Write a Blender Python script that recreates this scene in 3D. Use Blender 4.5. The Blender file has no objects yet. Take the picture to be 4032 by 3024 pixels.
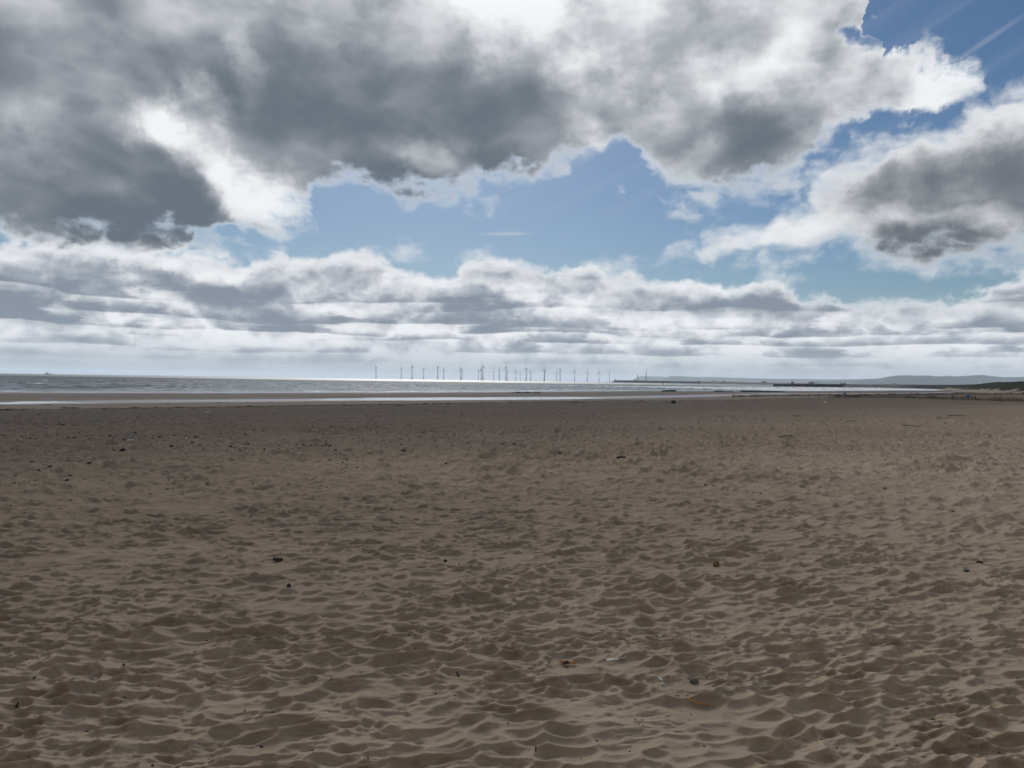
import bpy, bmesh, math, random
import numpy as np
from mathutils import Vector, Matrix

random.seed(7)
R = math.radians
sc = bpy.context.scene
col = sc.collection

# ------------------------------------------------------------------ camera
CAM_H = 1.6
PITCH, ROLL = R(-0.285), R(0.81)
FPX, CX, CY = 2912.0, 2016.0, 1512.0          # focal length and centre of the photograph, in its own pixels
cam_d = bpy.data.cameras.new('camera')
cam = bpy.data.objects.new('camera', cam_d)
col.objects.link(cam)
cam_d.sensor_width = 36.0
cam_d.lens = 26.0
cam_d.clip_start = 0.05
cam_d.clip_end = 90000
fwd = Vector((0, math.cos(PITCH), math.sin(PITCH)))
right = Vector((math.cos(ROLL), 0, math.sin(ROLL)))
right = (right - fwd * right.dot(fwd)).normalized()
upv = right.cross(fwd)
cam.matrix_world = Matrix(((right.x, upv.x, -fwd.x, 0), (right.y, upv.y, -fwd.y, 0), (right.z, upv.z, -fwd.z, CAM_H), (0, 0, 0, 1)))
sc.camera = cam

# ------------------------------------------------------------------ render, exposure
sc.render.engine = 'CYCLES'
sc.cycles.use_denoising = True
sc.cycles.use_adaptive_sampling = True
sc.cycles.adaptive_threshold = 0.02
sc.cycles.max_bounces = 6
sc.cycles.diffuse_bounces = 3
sc.cycles.glossy_bounces = 3
sc.cycles.volume_bounces = 1
sc.cycles.transparent_max_bounces = 6
sc.cycles.sample_clamp_indirect = 6.0
sc.view_settings.view_transform = 'Standard'
sc.view_settings.look = 'None'
sc.view_settings.gamma = 1.0
sc.view_settings.use_curve_mapping = False
sc.view_settings.exposure = 0.0

# ------------------------------------------------------------------ sun (behind the cloud overhead)
SUN_EL, SUN_AZ = R(38.0), R(-7.0)              # azimuth measured from +y towards +x
sun_dir = Vector((math.sin(SUN_AZ) * math.cos(SUN_EL), math.cos(SUN_AZ) * math.cos(SUN_EL), math.sin(SUN_EL)))
sun_d = bpy.data.lights.new('sun', 'SUN')
sun_d.energy = 4.0
sun_d.angle = R(0.5)
sun_d.color = (1.0, 0.96, 0.9)
sun = bpy.data.objects.new('sun', sun_d)
col.objects.link(sun)
sun.rotation_euler = (-sun_dir).to_track_quat('-Z', 'Y').to_euler()
sun.location = (0, 0, 300)

# ------------------------------------------------------------------ sky: Nishita + procedural clouds
SKY_STRENGTH = 0.1
world = bpy.data.worlds.new('World')
sc.world = world
world.use_nodes = True
wt = world.node_tree
wt.nodes.clear()


class G:
    """small helper for writing node graphs as expressions"""
    def __init__(self, tree):
        self.t = tree

    def _set(self, sock, v):
        if isinstance(v, bpy.types.NodeSocket):
            self.t.links.new(v, sock)
        elif v is not None:
            sock.default_value = v

    def n(self, kind, **props):
        nd = self.t.nodes.new(kind)
        for k, v in props.items():
            setattr(nd, k, v)
        return nd

    def m(self, op, a, b=None, c=None, clamp=False):
        nd = self.n('ShaderNodeMath', operation=op, use_clamp=clamp)
        for i, v in enumerate((a, b, c)):
            if v is not None:
                self._set(nd.inputs[i], v)
        return nd.outputs[0]

    def add(self, a, b): return self.m('ADD', a, b)
    def sub(self, a, b): return self.m('SUBTRACT', a, b)
    def mul(self, a, b): return self.m('MULTIPLY', a, b)
    def div(self, a, b): return self.m('DIVIDE', a, b)
    def mad(self, a, b, c): return self.m('MULTIPLY_ADD', a, b, c)
    def clamp(self, a, lo=0.0, hi=1.0):
        nd = self.n('ShaderNodeClamp')
        self._set(nd.inputs[0], a); nd.inputs[1].default_value = lo; nd.inputs[2].default_value = hi
        return nd.outputs[0]

    def ss(self, x, lo, hi, tlo=0.0, thi=1.0):
        nd = self.n('ShaderNodeMapRange', interpolation_type='SMOOTHSTEP')
        self._set(nd.inputs[0], x)
        for i, v in enumerate((lo, hi, tlo, thi)):
            self._set(nd.inputs[i + 1], v)
        return nd.outputs[0]

    def lin(self, x, lo, hi, tlo=0.0, thi=1.0):
        nd = self.n('ShaderNodeMapRange')
        self._set(nd.inputs[0], x)
        for i, v in enumerate((lo, hi, tlo, thi)):
            self._set(nd.inputs[i + 1], v)
        return nd.outputs[0]

    def v(self, op, a, b=None, scale=None):
        nd = self.n('ShaderNodeVectorMath', operation=op)
        self._set(nd.inputs[0], a)
        if b is not None:
            self._set(nd.inputs[1], b)
        if scale is not None:
            self._set(nd.inputs[3], scale)
        return nd

    def xyz(self, x, y, z=0.0):
        nd = self.n('ShaderNodeCombineXYZ')
        for i, q in enumerate((x, y, z)):
            self._set(nd.inputs[i], q)
        return nd.outputs[0]

    def sep(self, v):
        nd = self.n('ShaderNodeSeparateXYZ')
        self._set(nd.inputs[0], v)
        return nd.outputs

    def noise(self, vec, scale, detail=4.0, rough=0.55, dist=0.0, lac=2.0, out='Fac', dim='3D', kind='FBM'):
        nd = self.n('ShaderNodeTexNoise', noise_dimensions=dim, noise_type=kind, normalize=True)
        if vec is not None:
            self._set(nd.inputs['Vector'], vec)
        nd.inputs['Scale'].default_value = scale
        nd.inputs['Detail'].default_value = detail
        nd.inputs['Roughness'].default_value = rough
        nd.inputs['Lacunarity'].default_value = lac
        nd.inputs['Distortion'].default_value = dist
        return nd.outputs[out]

    def mixc(self, f, a, b, blend='MIX'):
        nd = self.n('ShaderNodeMix', data_type='RGBA', blend_type=blend)
        self._set(nd.inputs[0], f)
        for s, q in ((nd.inputs[6], a), (nd.inputs[7], b)):
            if isinstance(q, tuple) and len(q) == 3:
                q = (*q, 1.0)
            self._set(s, q)
        return nd.outputs[2]

    def mixf(self, f, a, b):
        nd = self.n('ShaderNodeMix', data_type='FLOAT')
        self._set(nd.inputs[0], f); self._set(nd.inputs[2], a); self._set(nd.inputs[3], b)
        return nd.outputs[0]

    def curve(self, x, pts):
        nd = self.n('ShaderNodeFloatCurve')
        self._set(nd.inputs[1], x)
        c = nd.mapping.curves[0]
        while len(c.points) < len(pts):
            c.points.new(0.5, 0.5)
        for p, (px, py) in zip(c.points, pts):
            p.location = (px, py)
            p.handle_type = 'VECTOR'
        nd.mapping.update()
        return nd.outputs[0]

    def blob(self, P, x, y, rx, ry, rot, amp, prev):
        # P carries 1 in its third component, so one dot product turns, scales and shifts it
        c, q = math.cos(R(rot)), math.sin(R(rot))
        k = 1.06
        d1 = self.v('DOT_PRODUCT', P, (c / (rx * k), q / (rx * k), -(x * c + y * q) / (rx * k))).outputs['Value']
        d2 = self.v('DOT_PRODUCT', P, (-q / (ry * k), c / (ry * k), -(-x * q + y * c) / (ry * k))).outputs['Value']
        r2 = self.mad(d2, d2, self.mul(d1, d1))
        f = self.lin(r2, 0.0, 1.0, 1.0, 0.0)
        return self.mad(self.mul(f, amp), f, prev)


S2 = 4032.0 / 2212.0                           # the photograph measured at 2212 px wide


def ray(u, v):
    d = fwd + right * ((u - CX) / FPX) + upv * ((CY - v) / FPX)
    return d.normalized()


def azel(px, py):                              # direction in degrees of a point measured at 2212 px wide
    d = ray(px * S2, py * S2)
    return math.degrees(math.atan2(d.x, d.y)), math.degrees(math.asin(d.z))


def build_sky():
    g = G(wt)
    tc = g.n('ShaderNodeTexCoord')
    D = g.v('NORMALIZE', tc.outputs['Generated']).outputs[0]
    x, y, z = g.sep(D)
    az = g.mul(g.m('ARCTAN2', x, y), 180 / math.pi)
    el = g.mul(g.m('ARCSINE', z), 180 / math.pi)
    elc = g.m('MAXIMUM', el, 0.05)
    # stretched coordinates: cloud detail gets finer and flatter towards the horizon, as on a high layer
    pers = g.clamp(g.lin(elc, 0.0, 16.0, 0.18, 1.0), 0.18, 1.0)
    # --- domain warp (degrees)
    wz = g.noise(D, 5.0, 2.0, 0.5, out='Color')
    wv = g.v('SUBTRACT', wz, (0.5, 0.5, 0.5)).outputs[0]
    wz2 = g.noise(D, 17.0, 6.0, 0.6, out='Color')
    wv2 = g.v('SUBTRACT', wz2, (0.5, 0.5, 0.5)).outputs[0]
    warp = g.v('ADD', g.v('MULTIPLY', wv, (5.0, 3.0, 0.0)).outputs[0], g.v('MULTIPLY', wv2, (5.0, 4.2, 0)).outputs[0]).outputs[0]
    warp = g.v('SCALE', warp, scale=pers).outputs[0]
    P = g.v('ADD', g.xyz(az, el, 1.0), warp).outputs[0]
    pa, pe, _ = g.sep(P)
    # fine wispy detail
    DZ = g.v('MULTIPLY', D, (1.0, 1.0, 1.7)).outputs[0]
    DWp = g.v('ADD', DZ, g.v('SCALE', wv2, scale=0.05).outputs[0]).outputs[0]
    fb = g.noise(DWp, 21.0, 7.0, 0.56)

    def lobes(vec):                            # rounded heads, smaller ones on larger ones
        nd = g.n('ShaderNodeTexVoronoi', feature='F1', voronoi_dimensions='3D')
        g._set(nd.inputs['Vector'], vec)
        nd.inputs['Scale'].default_value = 13.0
        nd.inputs['Detail'].default_value = 2.0
        nd.inputs['Roughness'].default_value = 0.55
        nd.inputs['Lacunarity'].default_value = 2.2
        return nd.outputs['Distance']
    lob = lobes(DWp)
    relief = g.sub(lobes(g.v('ADD', DWp, tuple(0.022 * q for q in (sun_dir.x * .3, 0.0, 1.0))).outputs[0]), lob)   # heads turned to the light are thin-lit, the side away is shaded
    fine = g.add(g.mul(g.sub(fb, 0.5), 0.70), g.mul(g.sub(LOBE_MID, lob), 0.55))
    mid = g.sub(g.noise(DZ, 8.0, 2.5, 0.45, dist=0.3), 0.5)

    A0, A1, E1 = -60.0, 60.0, 60.0
    un = g.lin(pa, A0, A1)

    def edge(pts):                             # an outline given as points of the photograph -> elevation as a function of azimuth
        ae = sorted(azel(*p) for p in pts)
        q = [((a - A0) / (A1 - A0), max(0.0, e) / E1) for a, e in ae]
        q = [(0.0, q[0][1])] + q + [(1.0, q[-1][1])]
        return g.mul(g.curve(un, q), E1)

    U_low = edge([(-400, 510), (0, 512), (150, 530), (290, 546), (400, 545), (500, 532), (560, 505), (620, 492), (688, 480), (694, 425), (720, 410),
                  (800, 425), (900, 438), (1000, 446), (1100, 430), (1200, 395), (1300, 350), (1340, 335), (1365, 352), (1385, 392),
                  (1440, 418), (1500, 425), (1590, 462), (1640, 455), (1700, 428), (1740, 395), (1758, 345), (1795, 318), (1850, 288),
                  (1960, 268), (2050, 230), (2110, 200), (2140, 100), (2180, -300), (2600, -500)])
    U_up = edge([(-400, -3000), (1600, -3000), (1700, -900), (1880, -300), (1905, 20), (1880, 75), (1925, 100), (2000, 112), (2040, 140), (2100, 172), (2150, 200), (2600, 200)])
    R_low = edge([(1380, 560), (1430, 553), (1560, 562), (1700, 574), (1850, 562), (2000, 578), (2212, 572), (2600, 560)])
    R_up = edge([(1380, 572), (1430, 550), (1500, 528), (1600, 480), (1700, 432), (1760, 382), (1850, 330), (1960, 283), (2050, 258), (2130, 228), (2212, 185), (2500, 40)])
    L_up = edge([(-500, 500), (0, 505), (300, 525), (540, 540), (700, 541), (800, 541), (850, 556), (866, 580), (880, 590), (910, 582), (985, 591), (995, 574), (1050, 560),
                 (1180, 551), (1300, 565), (1400, 585), (1500, 590), (1560, 583), (1640, 600), (1720, 625), (1745, 640), (1800, 632), (1880, 630), (1950, 642),
                 (2050, 622), (2100, 605), (2150, 600), (2212, 585), (2600, 560)])
    tU = g.m('SMOOTH_MIN', g.sub(pe, U_low), g.sub(U_up, pe), 0.6)
    tR = g.m('SMOOTH_MIN', g.sub(pe, R_low), g.sub(R_up, pe), 0.6)
    tL = g.sub(L_up, pe)
    # cover elsewhere (behind the camera): broken cloud of the same kind
    front = g.ss(y, -0.15, 0.45)
    back = g.mul(mid, 14.0)
    tU = g.mixf(front, g.add(back, 3.0), tU)
    tR = g.mixf(front, -3.0, tR)
    def blobs(lst, prev, Q=None):
        for px, py, rx, ry, rot, amp in lst:
            a, e = azel(px, py)
            prev = g.blob(Q or P, a, e, rx, ry, rot, amp, prev)
        return prev
    # gaps of blue in the upper mass, and loose shreds beside it
    tU = blobs([(1790, 78, 4.2, 1.8, 20, -5.5), (1880, 92, 3.0, 1.3, -10, -5), (1860, 285, 2.6, .9, 25, -2.0), (1965, 262, 2.4, .9, 10, -2.0), (1345, 345, 1.6, 1.6, 0, -2),
                (1330, 408, 1.5, .9, 50, 2.9), (495, 492, 1.6, .8, 0, -2.0), (560, 500, 1.5, .6, 0, -1.5), (1700, 300, 2, 1, 0, -0.6), (1600, 130, 3, 1.5, 30, -1.2), (1970, 185, 5.5, 3.0, -8, 2.4), (1860, 235, 5, 2.4, -20, 1.6)], tU)
    tU = g.add(g.add(g.mul(fine, 4.6), g.mad(mid, 1.6, 0.45)), tU)
    tR = g.add(g.add(g.mul(fine, 4.2), g.mad(mid, 1.4, 0.85)), tR)
    tL = g.add(g.add(g.mul(fine, 1.9), g.mul(mid, 1.2)), tL)

    # --- where the layers are thick (dark from below) or thin (bright); degrees, measured from the photograph
    # rx, ry in degrees (28 px of the 2212-wide photograph per degree)
    thickU = blobs([
        (520, 190, 36, 20, -4, .62), (880, 300, 16, 8, -12, .7), (1000, 395, 13, 3.2, 4, .75), (1130, 170, 11, 7, -20, .6), (1250, 265, 7, 4, -35, .45),
        (150, 110, 22, 10, -8, .55), (200, 465, 22, 5, -8, .58), (90, 330, 16, 6, -22, .45), (400, 520, 9, 2.4, -5, .5), (330, 350, 7, 3.0, -35, .35),
        (1440, 60, 7, 6, 0, .28), (1430, 215, 8, 4, -40, .36), (1640, 325, 6, 4.8, 40, .95), (1650, 25, 9, 3.5, 0, .45), (1600, 180, 14, 7, 0, .16),
        (1820, 185, 5, 4, 0, .2), (1370, 265, 5, 4, 0, .35), (1440, 345, 4, 2.5, 0, .35), (1560, 250, 5, 2, -20, .25),
        # thin, bright places
        (400, 320, 8, 2.0, -42, -0.6), (490, 380, 7, 2.0, -36, -.68), (610, 445, 7, 2.6, -24, -.62), (428, 218, 3.2, 2.0, -25, -0.76), (535, 160, 1.7, 5, 8, -0.44), (295, 272, 3.5, 2.2, 0, -0.64),
        (945, 355, 3.8, 1.9, -30, -0.80), (1075, 0, 5, 6, -25, -1.00), (1230, 70, 4, 8, 35, -0.72), (1300, 318, 5.5, 1.7, -38, -0.76), (1390, 165, 5, 1.8, -40, -0.40),
        (150, 392, 9, 1.1, -14, -0.28), (15, 235, 3, 2.4, 0, -0.40), (590, 485, 6, 2.4, 0, -0.48)], 0.16)
    thickR = blobs([(2090, 450, 12, 5.0, 0, .75), (1920, 535, 9, 2.0, 0, .65), (2150, 535, 9, 2.2, 0, .6), (2190, 370, 7, 5, 30, .55), (1890, 425, 7, 2.6, 8, .5),
                    (2010, 487, 9, 1.0, 0, -.5), (2150, 280, 6, 2.5, 30, -.2)], 0.16)
    thickL = blobs([(640, 608, 8, 1.9, 6, .75), (430, 622, 10, 1.6, -10, .9), (230, 585, 7, 1.5, -8, .45), (60, 640, 7, 1.2, -3, .85),
                    (1060, 676, 10, 1.9, -3, .95), (1210, 608, 5.5, 1.4, -8, .65), (1360, 642, 5, 1.7, 12, .75), (1130, 585, 5, 1.0, 0, .35), (1570, 655, 7, 1.5, 6, .75),
                    (1760, 668, 6.5, 1.3, 2, .9), (1960, 660, 7, 1.6, 4, .65), (2150, 694, 7, 1.3, 0, .65), (2140, 630, 4.5, 1.5, 0, .4),
                    (870, 640, 6, 1.5, 0, -.5), (1450, 690, 8, 1.1, 0, -.3), (300, 555, 11, .9, -6, -.5), (1280, 690, 4, 1.3, -40, -.5)], 0.0)

    # overhead and behind the camera the layer is thick
    thickU = g.mixf(g.ss(g.mad(z, -0.75, y), -0.45, 0.25), 0.95, thickU)
    # rows of cloud getting lower and closer together towards the horizon
    le = g.m('LOGARITHM', g.add(elc, 0.45), math.e)
    uu = g.mul(az, 0.14)
    DW = g.v('MULTIPLY', D, (1.0, 1.0, 5.0)).outputs[0]
    puff = g.sub(g.noise(DW, 16.0, 5.0, 0.6), 0.5)

    def row_set(freq, off, seed):
        wob = g.sub(g.noise(g.xyz(g.mul(uu, 0.5), g.mul(le, 0.8), seed), 0.55, 2.0, 0.5), 0.5)
        w = g.add(g.mad(le, freq, off), g.add(g.mul(wob, 1.6), g.mul(puff, 0.35)))
        fi = g.m('FLOOR', w)
        f = g.sub(w, fi)
        er = g.sub(g.m('EXPONENT', g.div(g.sub(fi, off - 0.5), freq)), 0.45)
        ur = g.div(az, g.mad(g.m('MAXIMUM', er, 0.0), 1.0, 0.9))
        cell = g.noise(g.xyz(g.mad(puff, 1.2, ur), g.mul(fi, 5.37), seed + 2.0), 0.62, 4.0, 0.5)
        hgt = g.ss(cell, 0.38, 0.64, 0.02, 1.0)
        d = g.ss(g.div(f, hgt), 0.15, 0.95, 1.0, 0.0)
        d = g.mul(d, g.ss(f, 0.0, 0.10))
        return g.mul(d, g.ss(cell, 0.40, 0.60, 0.0, 1.0))
    rows = g.m('MAXIMUM', row_set(2.3, 0.0, 3.7), g.mul(row_set(3.1, 0.43, 9.1), 0.8))
    lowband = g.ss(el, 8.5, 4.0, 0.0, 1.0)
    dkL = g.add(thickL, g.mul(g.mul(rows, g.ss(el, 0.5, 3.2, 0.5, 1.25)), g.mad(lowband, 0.7, 0.3)))
    # edges of a mass are thin
    eU = g.ss(tU, 0.2, 2.2)
    eR = g.ss(tR, 0.0, 2.8)
    eL = g.ss(tL, 0.0, 1.5)
    def soft(v):                               # never flat: eases towards thin and towards thick
        return g.ss(v, -0.38, 1.55)
    big = g.sub(g.noise(D, 4.2, 2.0, 0.5), 0.5)
    nU = g.add(g.add(g.mul(mid, 1.5), g.mul(big, 1.0)), g.mul(fine, g.ss(thickU, 0.1, 1.1, 1.7, 0.45)))
    dU = soft(g.mul(g.add(g.mul(thickU, 0.82), g.mad(relief, -0.28, g.add(nU, .06))), eU))
    dR = soft(g.mul(g.add(thickR, g.mad(relief, -0.45, g.add(g.mul(mid, 1.1), g.mul(fine, 1.1)))), eR))
    dL = soft(g.mul(g.add(dkL, g.mad(relief, -1.35, g.add(g.add(g.mul(mid, .9), 0.16), g.mul(fine, 1.2)))), eL))
    aU = g.ss(tU, -0.5, 2.2)
    aR = g.ss(tR, -0.6, 2.0)
    aL = g.ss(tL, -0.15, 0.6)

    # --- how bright: thin cloud passes the light of the sun behind it, more so near the sun
    sd = g.v('DOT_PRODUCT', D, tuple(sun_dir)).outputs['Value']
    near = g.m('POWER', g.m('MAXIMUM', sd, 0.0), 18.0)
    kS = 1.0 / SKY_STRENGTH
    def cloud(d, white, grey):
        c = g.mixc(g.sub(1.0, g.m('POWER', g.sub(1.0, d), 1.35)), white, grey)
        return c
    W = tuple(q * kS for q in (0.90, 0.925, 0.95))
    WL = tuple(q * kS for q in (0.90, 0.92, 0.945))
    GU = tuple(q * kS for q in (0.140, 0.166, 0.200))
    GR = tuple(q * kS for q in (0.15, 0.17, 0.195))
    GL = tuple(q * kS for q in (0.245, 0.285, 0.35))
    sky = g.n('ShaderNodeTexSky', sky_type='NISHITA')
    sky.sun_disc = False
    sky.sun_elevation = SUN_EL
    sky.sun_rotation = SUN_AZ
    sky.altitude = 0
    sky.air_density = 1.0
    sky.dust_density = 0.6
    sky.ozone_density = 1.6
    base = sky.outputs[0]
    hs = g.n('ShaderNodeHueSaturation')
    hs.inputs['Saturation'].default_value = 1.2
    hs.inputs['Value'].default_value = SKYVAL
    wt.links.new(base, hs.inputs['Color'])
    c = g.mixc(1.0, hs.outputs[0], (0.86, 0.98, 1.07), 'MULTIPLY')
    # thin streaks of high cloud
    ci = g.noise(g.v('MULTIPLY', g.xyz(g.mad(az, 0.8, g.mul(el, -1.6)), g.mad(el, 0.8, g.mul(az, -.38)), 0.0), (0.05, 0.55, 1)).outputs[0], 1.0, 6.0, 0.6, dist=0.6)
    cim = g.mul(g.ss(ci, 0.50, 0.80, 0.0, 0.2), g.ss(el, 9.0, 17.0))
    st = g.blob(g.xyz(az, el, 1.0), *azel(1095, 505), 2.6, .22, 1.5, .4, 0.0)
    st = g.blob(g.xyz(az, el, 1.0), *azel(2130, 88), 3.2, .25, 26, .18, st)
    c = g.mixc(g.clamp(g.add(cim, st)), c, tuple(q * kS for q in (0.62, 0.66, 0.72)))
    c = g.mixc(aL, c, cloud(dL, WL, GL))
    c = g.mixc(aR, c, cloud(dR, W, GR))
    c = g.mixc(aU, c, cloud(dU, W, GU))
    glow = g.mad(near, g.mul(GLOW, g.ss(el, 26.0, 40.0)), 1.0)
    c = g.v('SCALE', c, scale=glow).outputs[0]
    # air near the horizon
    hz = tuple(q * kS for q in (0.41, 0.455, 0.495))
    c = g.mixc(g.ss(el, 3.2, 0.3, 0.0, 0.85), c, hz)
    bg = g.n('ShaderNodeBackground')
    wt.links.new(c, bg.inputs[0])
    bg.inputs[1].default_value = SKY_STRENGTH
    o = g.n('ShaderNodeOutputWorld')
    wt.links.new(bg.outputs[0], o.inputs[0])


SKYVAL = 0.52
LOBE_MID = 0.74
GLOW = 4.0
build_sky()
world.cycles.sampling_method = 'MANUAL'
world.cycles.sample_map_resolution = 1024

# ------------------------------------------------------------------ materials
def material(name, base, rough=0.8, spec=0.3, noise=None, metallic=0.0):
    """noise = (scale, amount): the colour varies by +-amount"""
    mt = bpy.data.materials.new(name)
    mt.use_nodes = True
    g = G(mt.node_tree)
    b = mt.node_tree.nodes['Principled BSDF']
    b.inputs['Roughness'].default_value = rough
    b.inputs['Specular IOR Level'].default_value = spec
    b.inputs['Metallic'].default_value = metallic
    b.inputs['Base Color'].default_value = (*base, 1)
    if noise:
        tc = g.n('ShaderNodeTexCoord')
        f = g.noise(tc.outputs['Object'], noise[0], 4.0, 0.6)
        lo = tuple(max(0.0, q * (1 - noise[1])) for q in base)
        hi = tuple(min(1.0, q * (1 + noise[1])) for q in base)
        mt.node_tree.links.new(g.mixc(g.ss(f, 0.3, 0.7), lo, hi), b.inputs['Base Color'])
    return mt


M = {
    'turbine': material('grey turbine paint', (0.26, 0.27, 0.28), 0.5, 0.3, (0.05, 0.1)),
    'yellow': material('yellow foundation paint', (0.28, 0.20, 0.05), 0.5, 0.3, (0.1, 0.2)),
    'dark_steel': material('dark steel', (0.06, 0.065, 0.07), 0.6, 0.3, (0.3, 0.3)),
    'concrete': material('weathered concrete', (0.13, 0.13, 0.13), 0.9, 0.2, (0.08, 0.4)),
    'harbour_stone': material('dark harbour stone', (0.055, 0.055, 0.06), 0.95, 0.2, (0.06, 0.5)),
    'wall_white': material('white render', (0.62, 0.62, 0.6), 0.9, 0.2, (0.3, 0.1)),
    'wall_brick': material('brown brick', (0.10, 0.065, 0.05), 0.9, 0.2, (0.3, 0.25)),
    'roof': material('slate roof', (0.05, 0.05, 0.055), 0.85, 0.2, (0.3, 0.25)),
    'glass': material('window glass', (0.03, 0.035, 0.04), 0.1, 0.5),
    'hull': material('dark blue hull paint', (0.03, 0.04, 0.07), 0.5, 0.4, (0.1, 0.2)),
    'ship_white': material('ship white paint', (0.5, 0.5, 0.49), 0.6, 0.3, (0.2, 0.15)),
    'pebble': material('dark pebble', (0.035, 0.03, 0.028), 0.8, 0.3, (9.0, 0.5)),
    'pebble_grey': material('grey brown pebble', (0.10, 0.085, 0.075), 0.75, 0.3, (14.0, 0.35)),
    'seaweed': material('dried seaweed', (0.022, 0.019, 0.014), 0.9, 0.2, (6.0, 0.5)),
    'weed_rock': material('rock under green weed', (0.022, 0.028, 0.014), 0.8, 0.3, (2.0, 0.6)),
    'driftwood': material('orange brown wood', (0.40, 0.185, 0.07), 0.75, 0.25, (40.0, 0.35)),
    'wet_wood': material('dark wet wood', (0.03, 0.022, 0.018), 0.7, 0.3, (25.0, 0.4)),
    'grey_wood': material('weathered fence wood', (0.13, 0.095, 0.06), 0.9, 0.2, (3.0, 0.4)),
    'paling': material('chestnut paling', (0.17, 0.105, 0.06), 0.9, 0.2, (1.5, 0.5)),
    'plastic': material('white plastic', (0.66, 0.70, 0.66), 0.35, 0.5, (60.0, 0.06)),
    'plastic_clear': material('dull grey plastic', (0.20, 0.21, 0.19), 0.25, 0.5, (60.0, 0.2)),
    'sign_blue': material('blue sign face', (0.035, 0.17, 0.36), 0.5, 0.4, (6.0, 0.12)),
    'shell': material('bleached shell', (0.62, 0.60, 0.56), 0.6, 0.3, (40.0, 0.15)),
    'mussel': material('blue black mussel shell', (0.020, 0.024, 0.035), 0.35, 0.5, (40.0, 0.4)),
    'sponge': material('ochre brown sponge', (0.17, 0.115, 0.045), 0.95, 0.1, (60.0, 0.4)),
    'rust': material('rusty brown', (0.10, 0.045, 0.025), 0.9, 0.2, (30.0, 0.4)),
    'rope': material('pale litter', (0.42, 0.40, 0.34), 0.8, 0.2, (30.0, 0.3)),
}

# ------------------------------------------------------------------ mesh helpers
def tag(o, label=None, cat=None, group=None, kind=None):
    if label: o['label'] = label
    if cat: o['category'] = cat
    if group: o['group'] = group
    if kind: o['kind'] = kind
    return o


def link(name, data, parent=None, loc=None):
    o = bpy.data.objects.new(name, data)
    col.objects.link(o)
    if parent is not None:
        o.parent = parent
    if loc is not None:
        o.location = loc
    return o


def empty(name, loc=(0, 0, 0), rz=0.0):
    o = link(name, None, None, loc)
    o.rotation_euler = (0, 0, rz)
    o.empty_display_size = 0.2
    return o


def grid_mesh(name, V, nr, nc, wrap, mat):
    """V: (nr*nc,3) array of a grid; wrap closes the columns"""
    me = bpy.data.meshes.new(name)
    nq = nc if wrap else nc - 1
    i = np.arange(nr - 1)[:, None] * nc
    j = np.arange(nq)[None, :]
    j2 = (j + 1) % nc
    F = np.stack([i + j, i + j2, i + nc + j2, i + nc + j], -1).reshape(-1, 4).astype(np.int32)
    me.vertices.add(len(V)); me.vertices.foreach_set('co', V.astype(np.float32).ravel())
    me.loops.add(F.size); me.loops.foreach_set('vertex_index', F.ravel())
    me.polygons.add(len(F)); me.polygons.foreach_set('loop_start', np.arange(len(F), dtype=np.int32) * 4)
    me.polygons.foreach_set('use_smooth', np.ones(len(F), dtype=bool))
    me.update(calc_edges=True)
    me.materials.append(mat)
    return me


def attr(me, name, a):
    at = me.attributes.new(name, 'FLOAT', 'POINT')
    at.data.foreach_set('value', a.astype(np.float32))


class MB:
    """collects simple solids and links them as one mesh"""
    def __init__(self): self.v, self.f = [], []

    def add(self, vs, fs):
        k = len(self.v)
        self.v += [tuple(v) for v in vs]
        self.f += [tuple(i + k for i in f) for f in fs]
        return self

    def box(self, c, s, rz=0.0, taper=1.0):
        cx, cy, cz = c; sx, sy, sz = s
        vs = []
        for dz, t in ((-.5, 1.0), (.5, taper)):
            for dx, dy in ((-.5, -.5), (.5, -.5), (.5, .5), (-.5, .5)):
                x, y = dx * sx * t, dy * sy * t
                vs.append((cx + x * math.cos(rz) - y * math.sin(rz), cy + x * math.sin(rz) + y * math.cos(rz), cz + dz * sz))
        return self.add(vs, [(3, 2, 1, 0), (4, 5, 6, 7), (0, 1, 5, 4), (1, 2, 6, 5), (2, 3, 7, 6), (3, 0, 4, 7)])

    def tube(self, a, b, ra, rb=None, n=8):
        rb = ra if rb is None else rb
        a, b = Vector(a), Vector(b)
        d = (b - a).normalized()
        u = d.orthogonal().normalized(); w = d.cross(u)
        vs = [p + (u * math.cos(2 * math.pi * k / n) + w * math.sin(2 * math.pi * k / n)) * r for p, r in ((a, ra), (b, rb)) for k in range(n)]
        fs = [(k, (k + 1) % n, n + (k + 1) % n, n + k) for k in range(n)]
        return self.add(vs, fs + [tuple(range(n - 1, -1, -1)), tuple(range(n, 2 * n))])

    def gable(self, c, s, h):                  # a pitched roof, ridge along x
        cx, cy, cz = c; sx, sy = s
        vs = [(cx - sx / 2, cy - sy / 2, cz), (cx + sx / 2, cy - sy / 2, cz), (cx + sx / 2, cy + sy / 2, cz), (cx - sx / 2, cy + sy / 2, cz),
              (cx - sx / 2, cy, cz + h), (cx + sx / 2, cy, cz + h)]
        return self.add(vs, [(3, 2, 1, 0), (0, 1, 5, 4), (2, 3, 4, 5), (0, 4, 3), (1, 2, 5)])

    def mesh(self, name, mat, smooth=False):
        me = bpy.data.meshes.new(name)
        me.from_pydata(self.v, [], self.f)
        me.materials.append(mat)
        if smooth:
            me.polygons.foreach_set('use_smooth', [True] * len(me.polygons))
        me.update()
        return me

    def build(self, name, mat, parent=None, smooth=False, loc=None):
        return link(name, self.mesh(name, mat, smooth), parent, loc)


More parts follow.
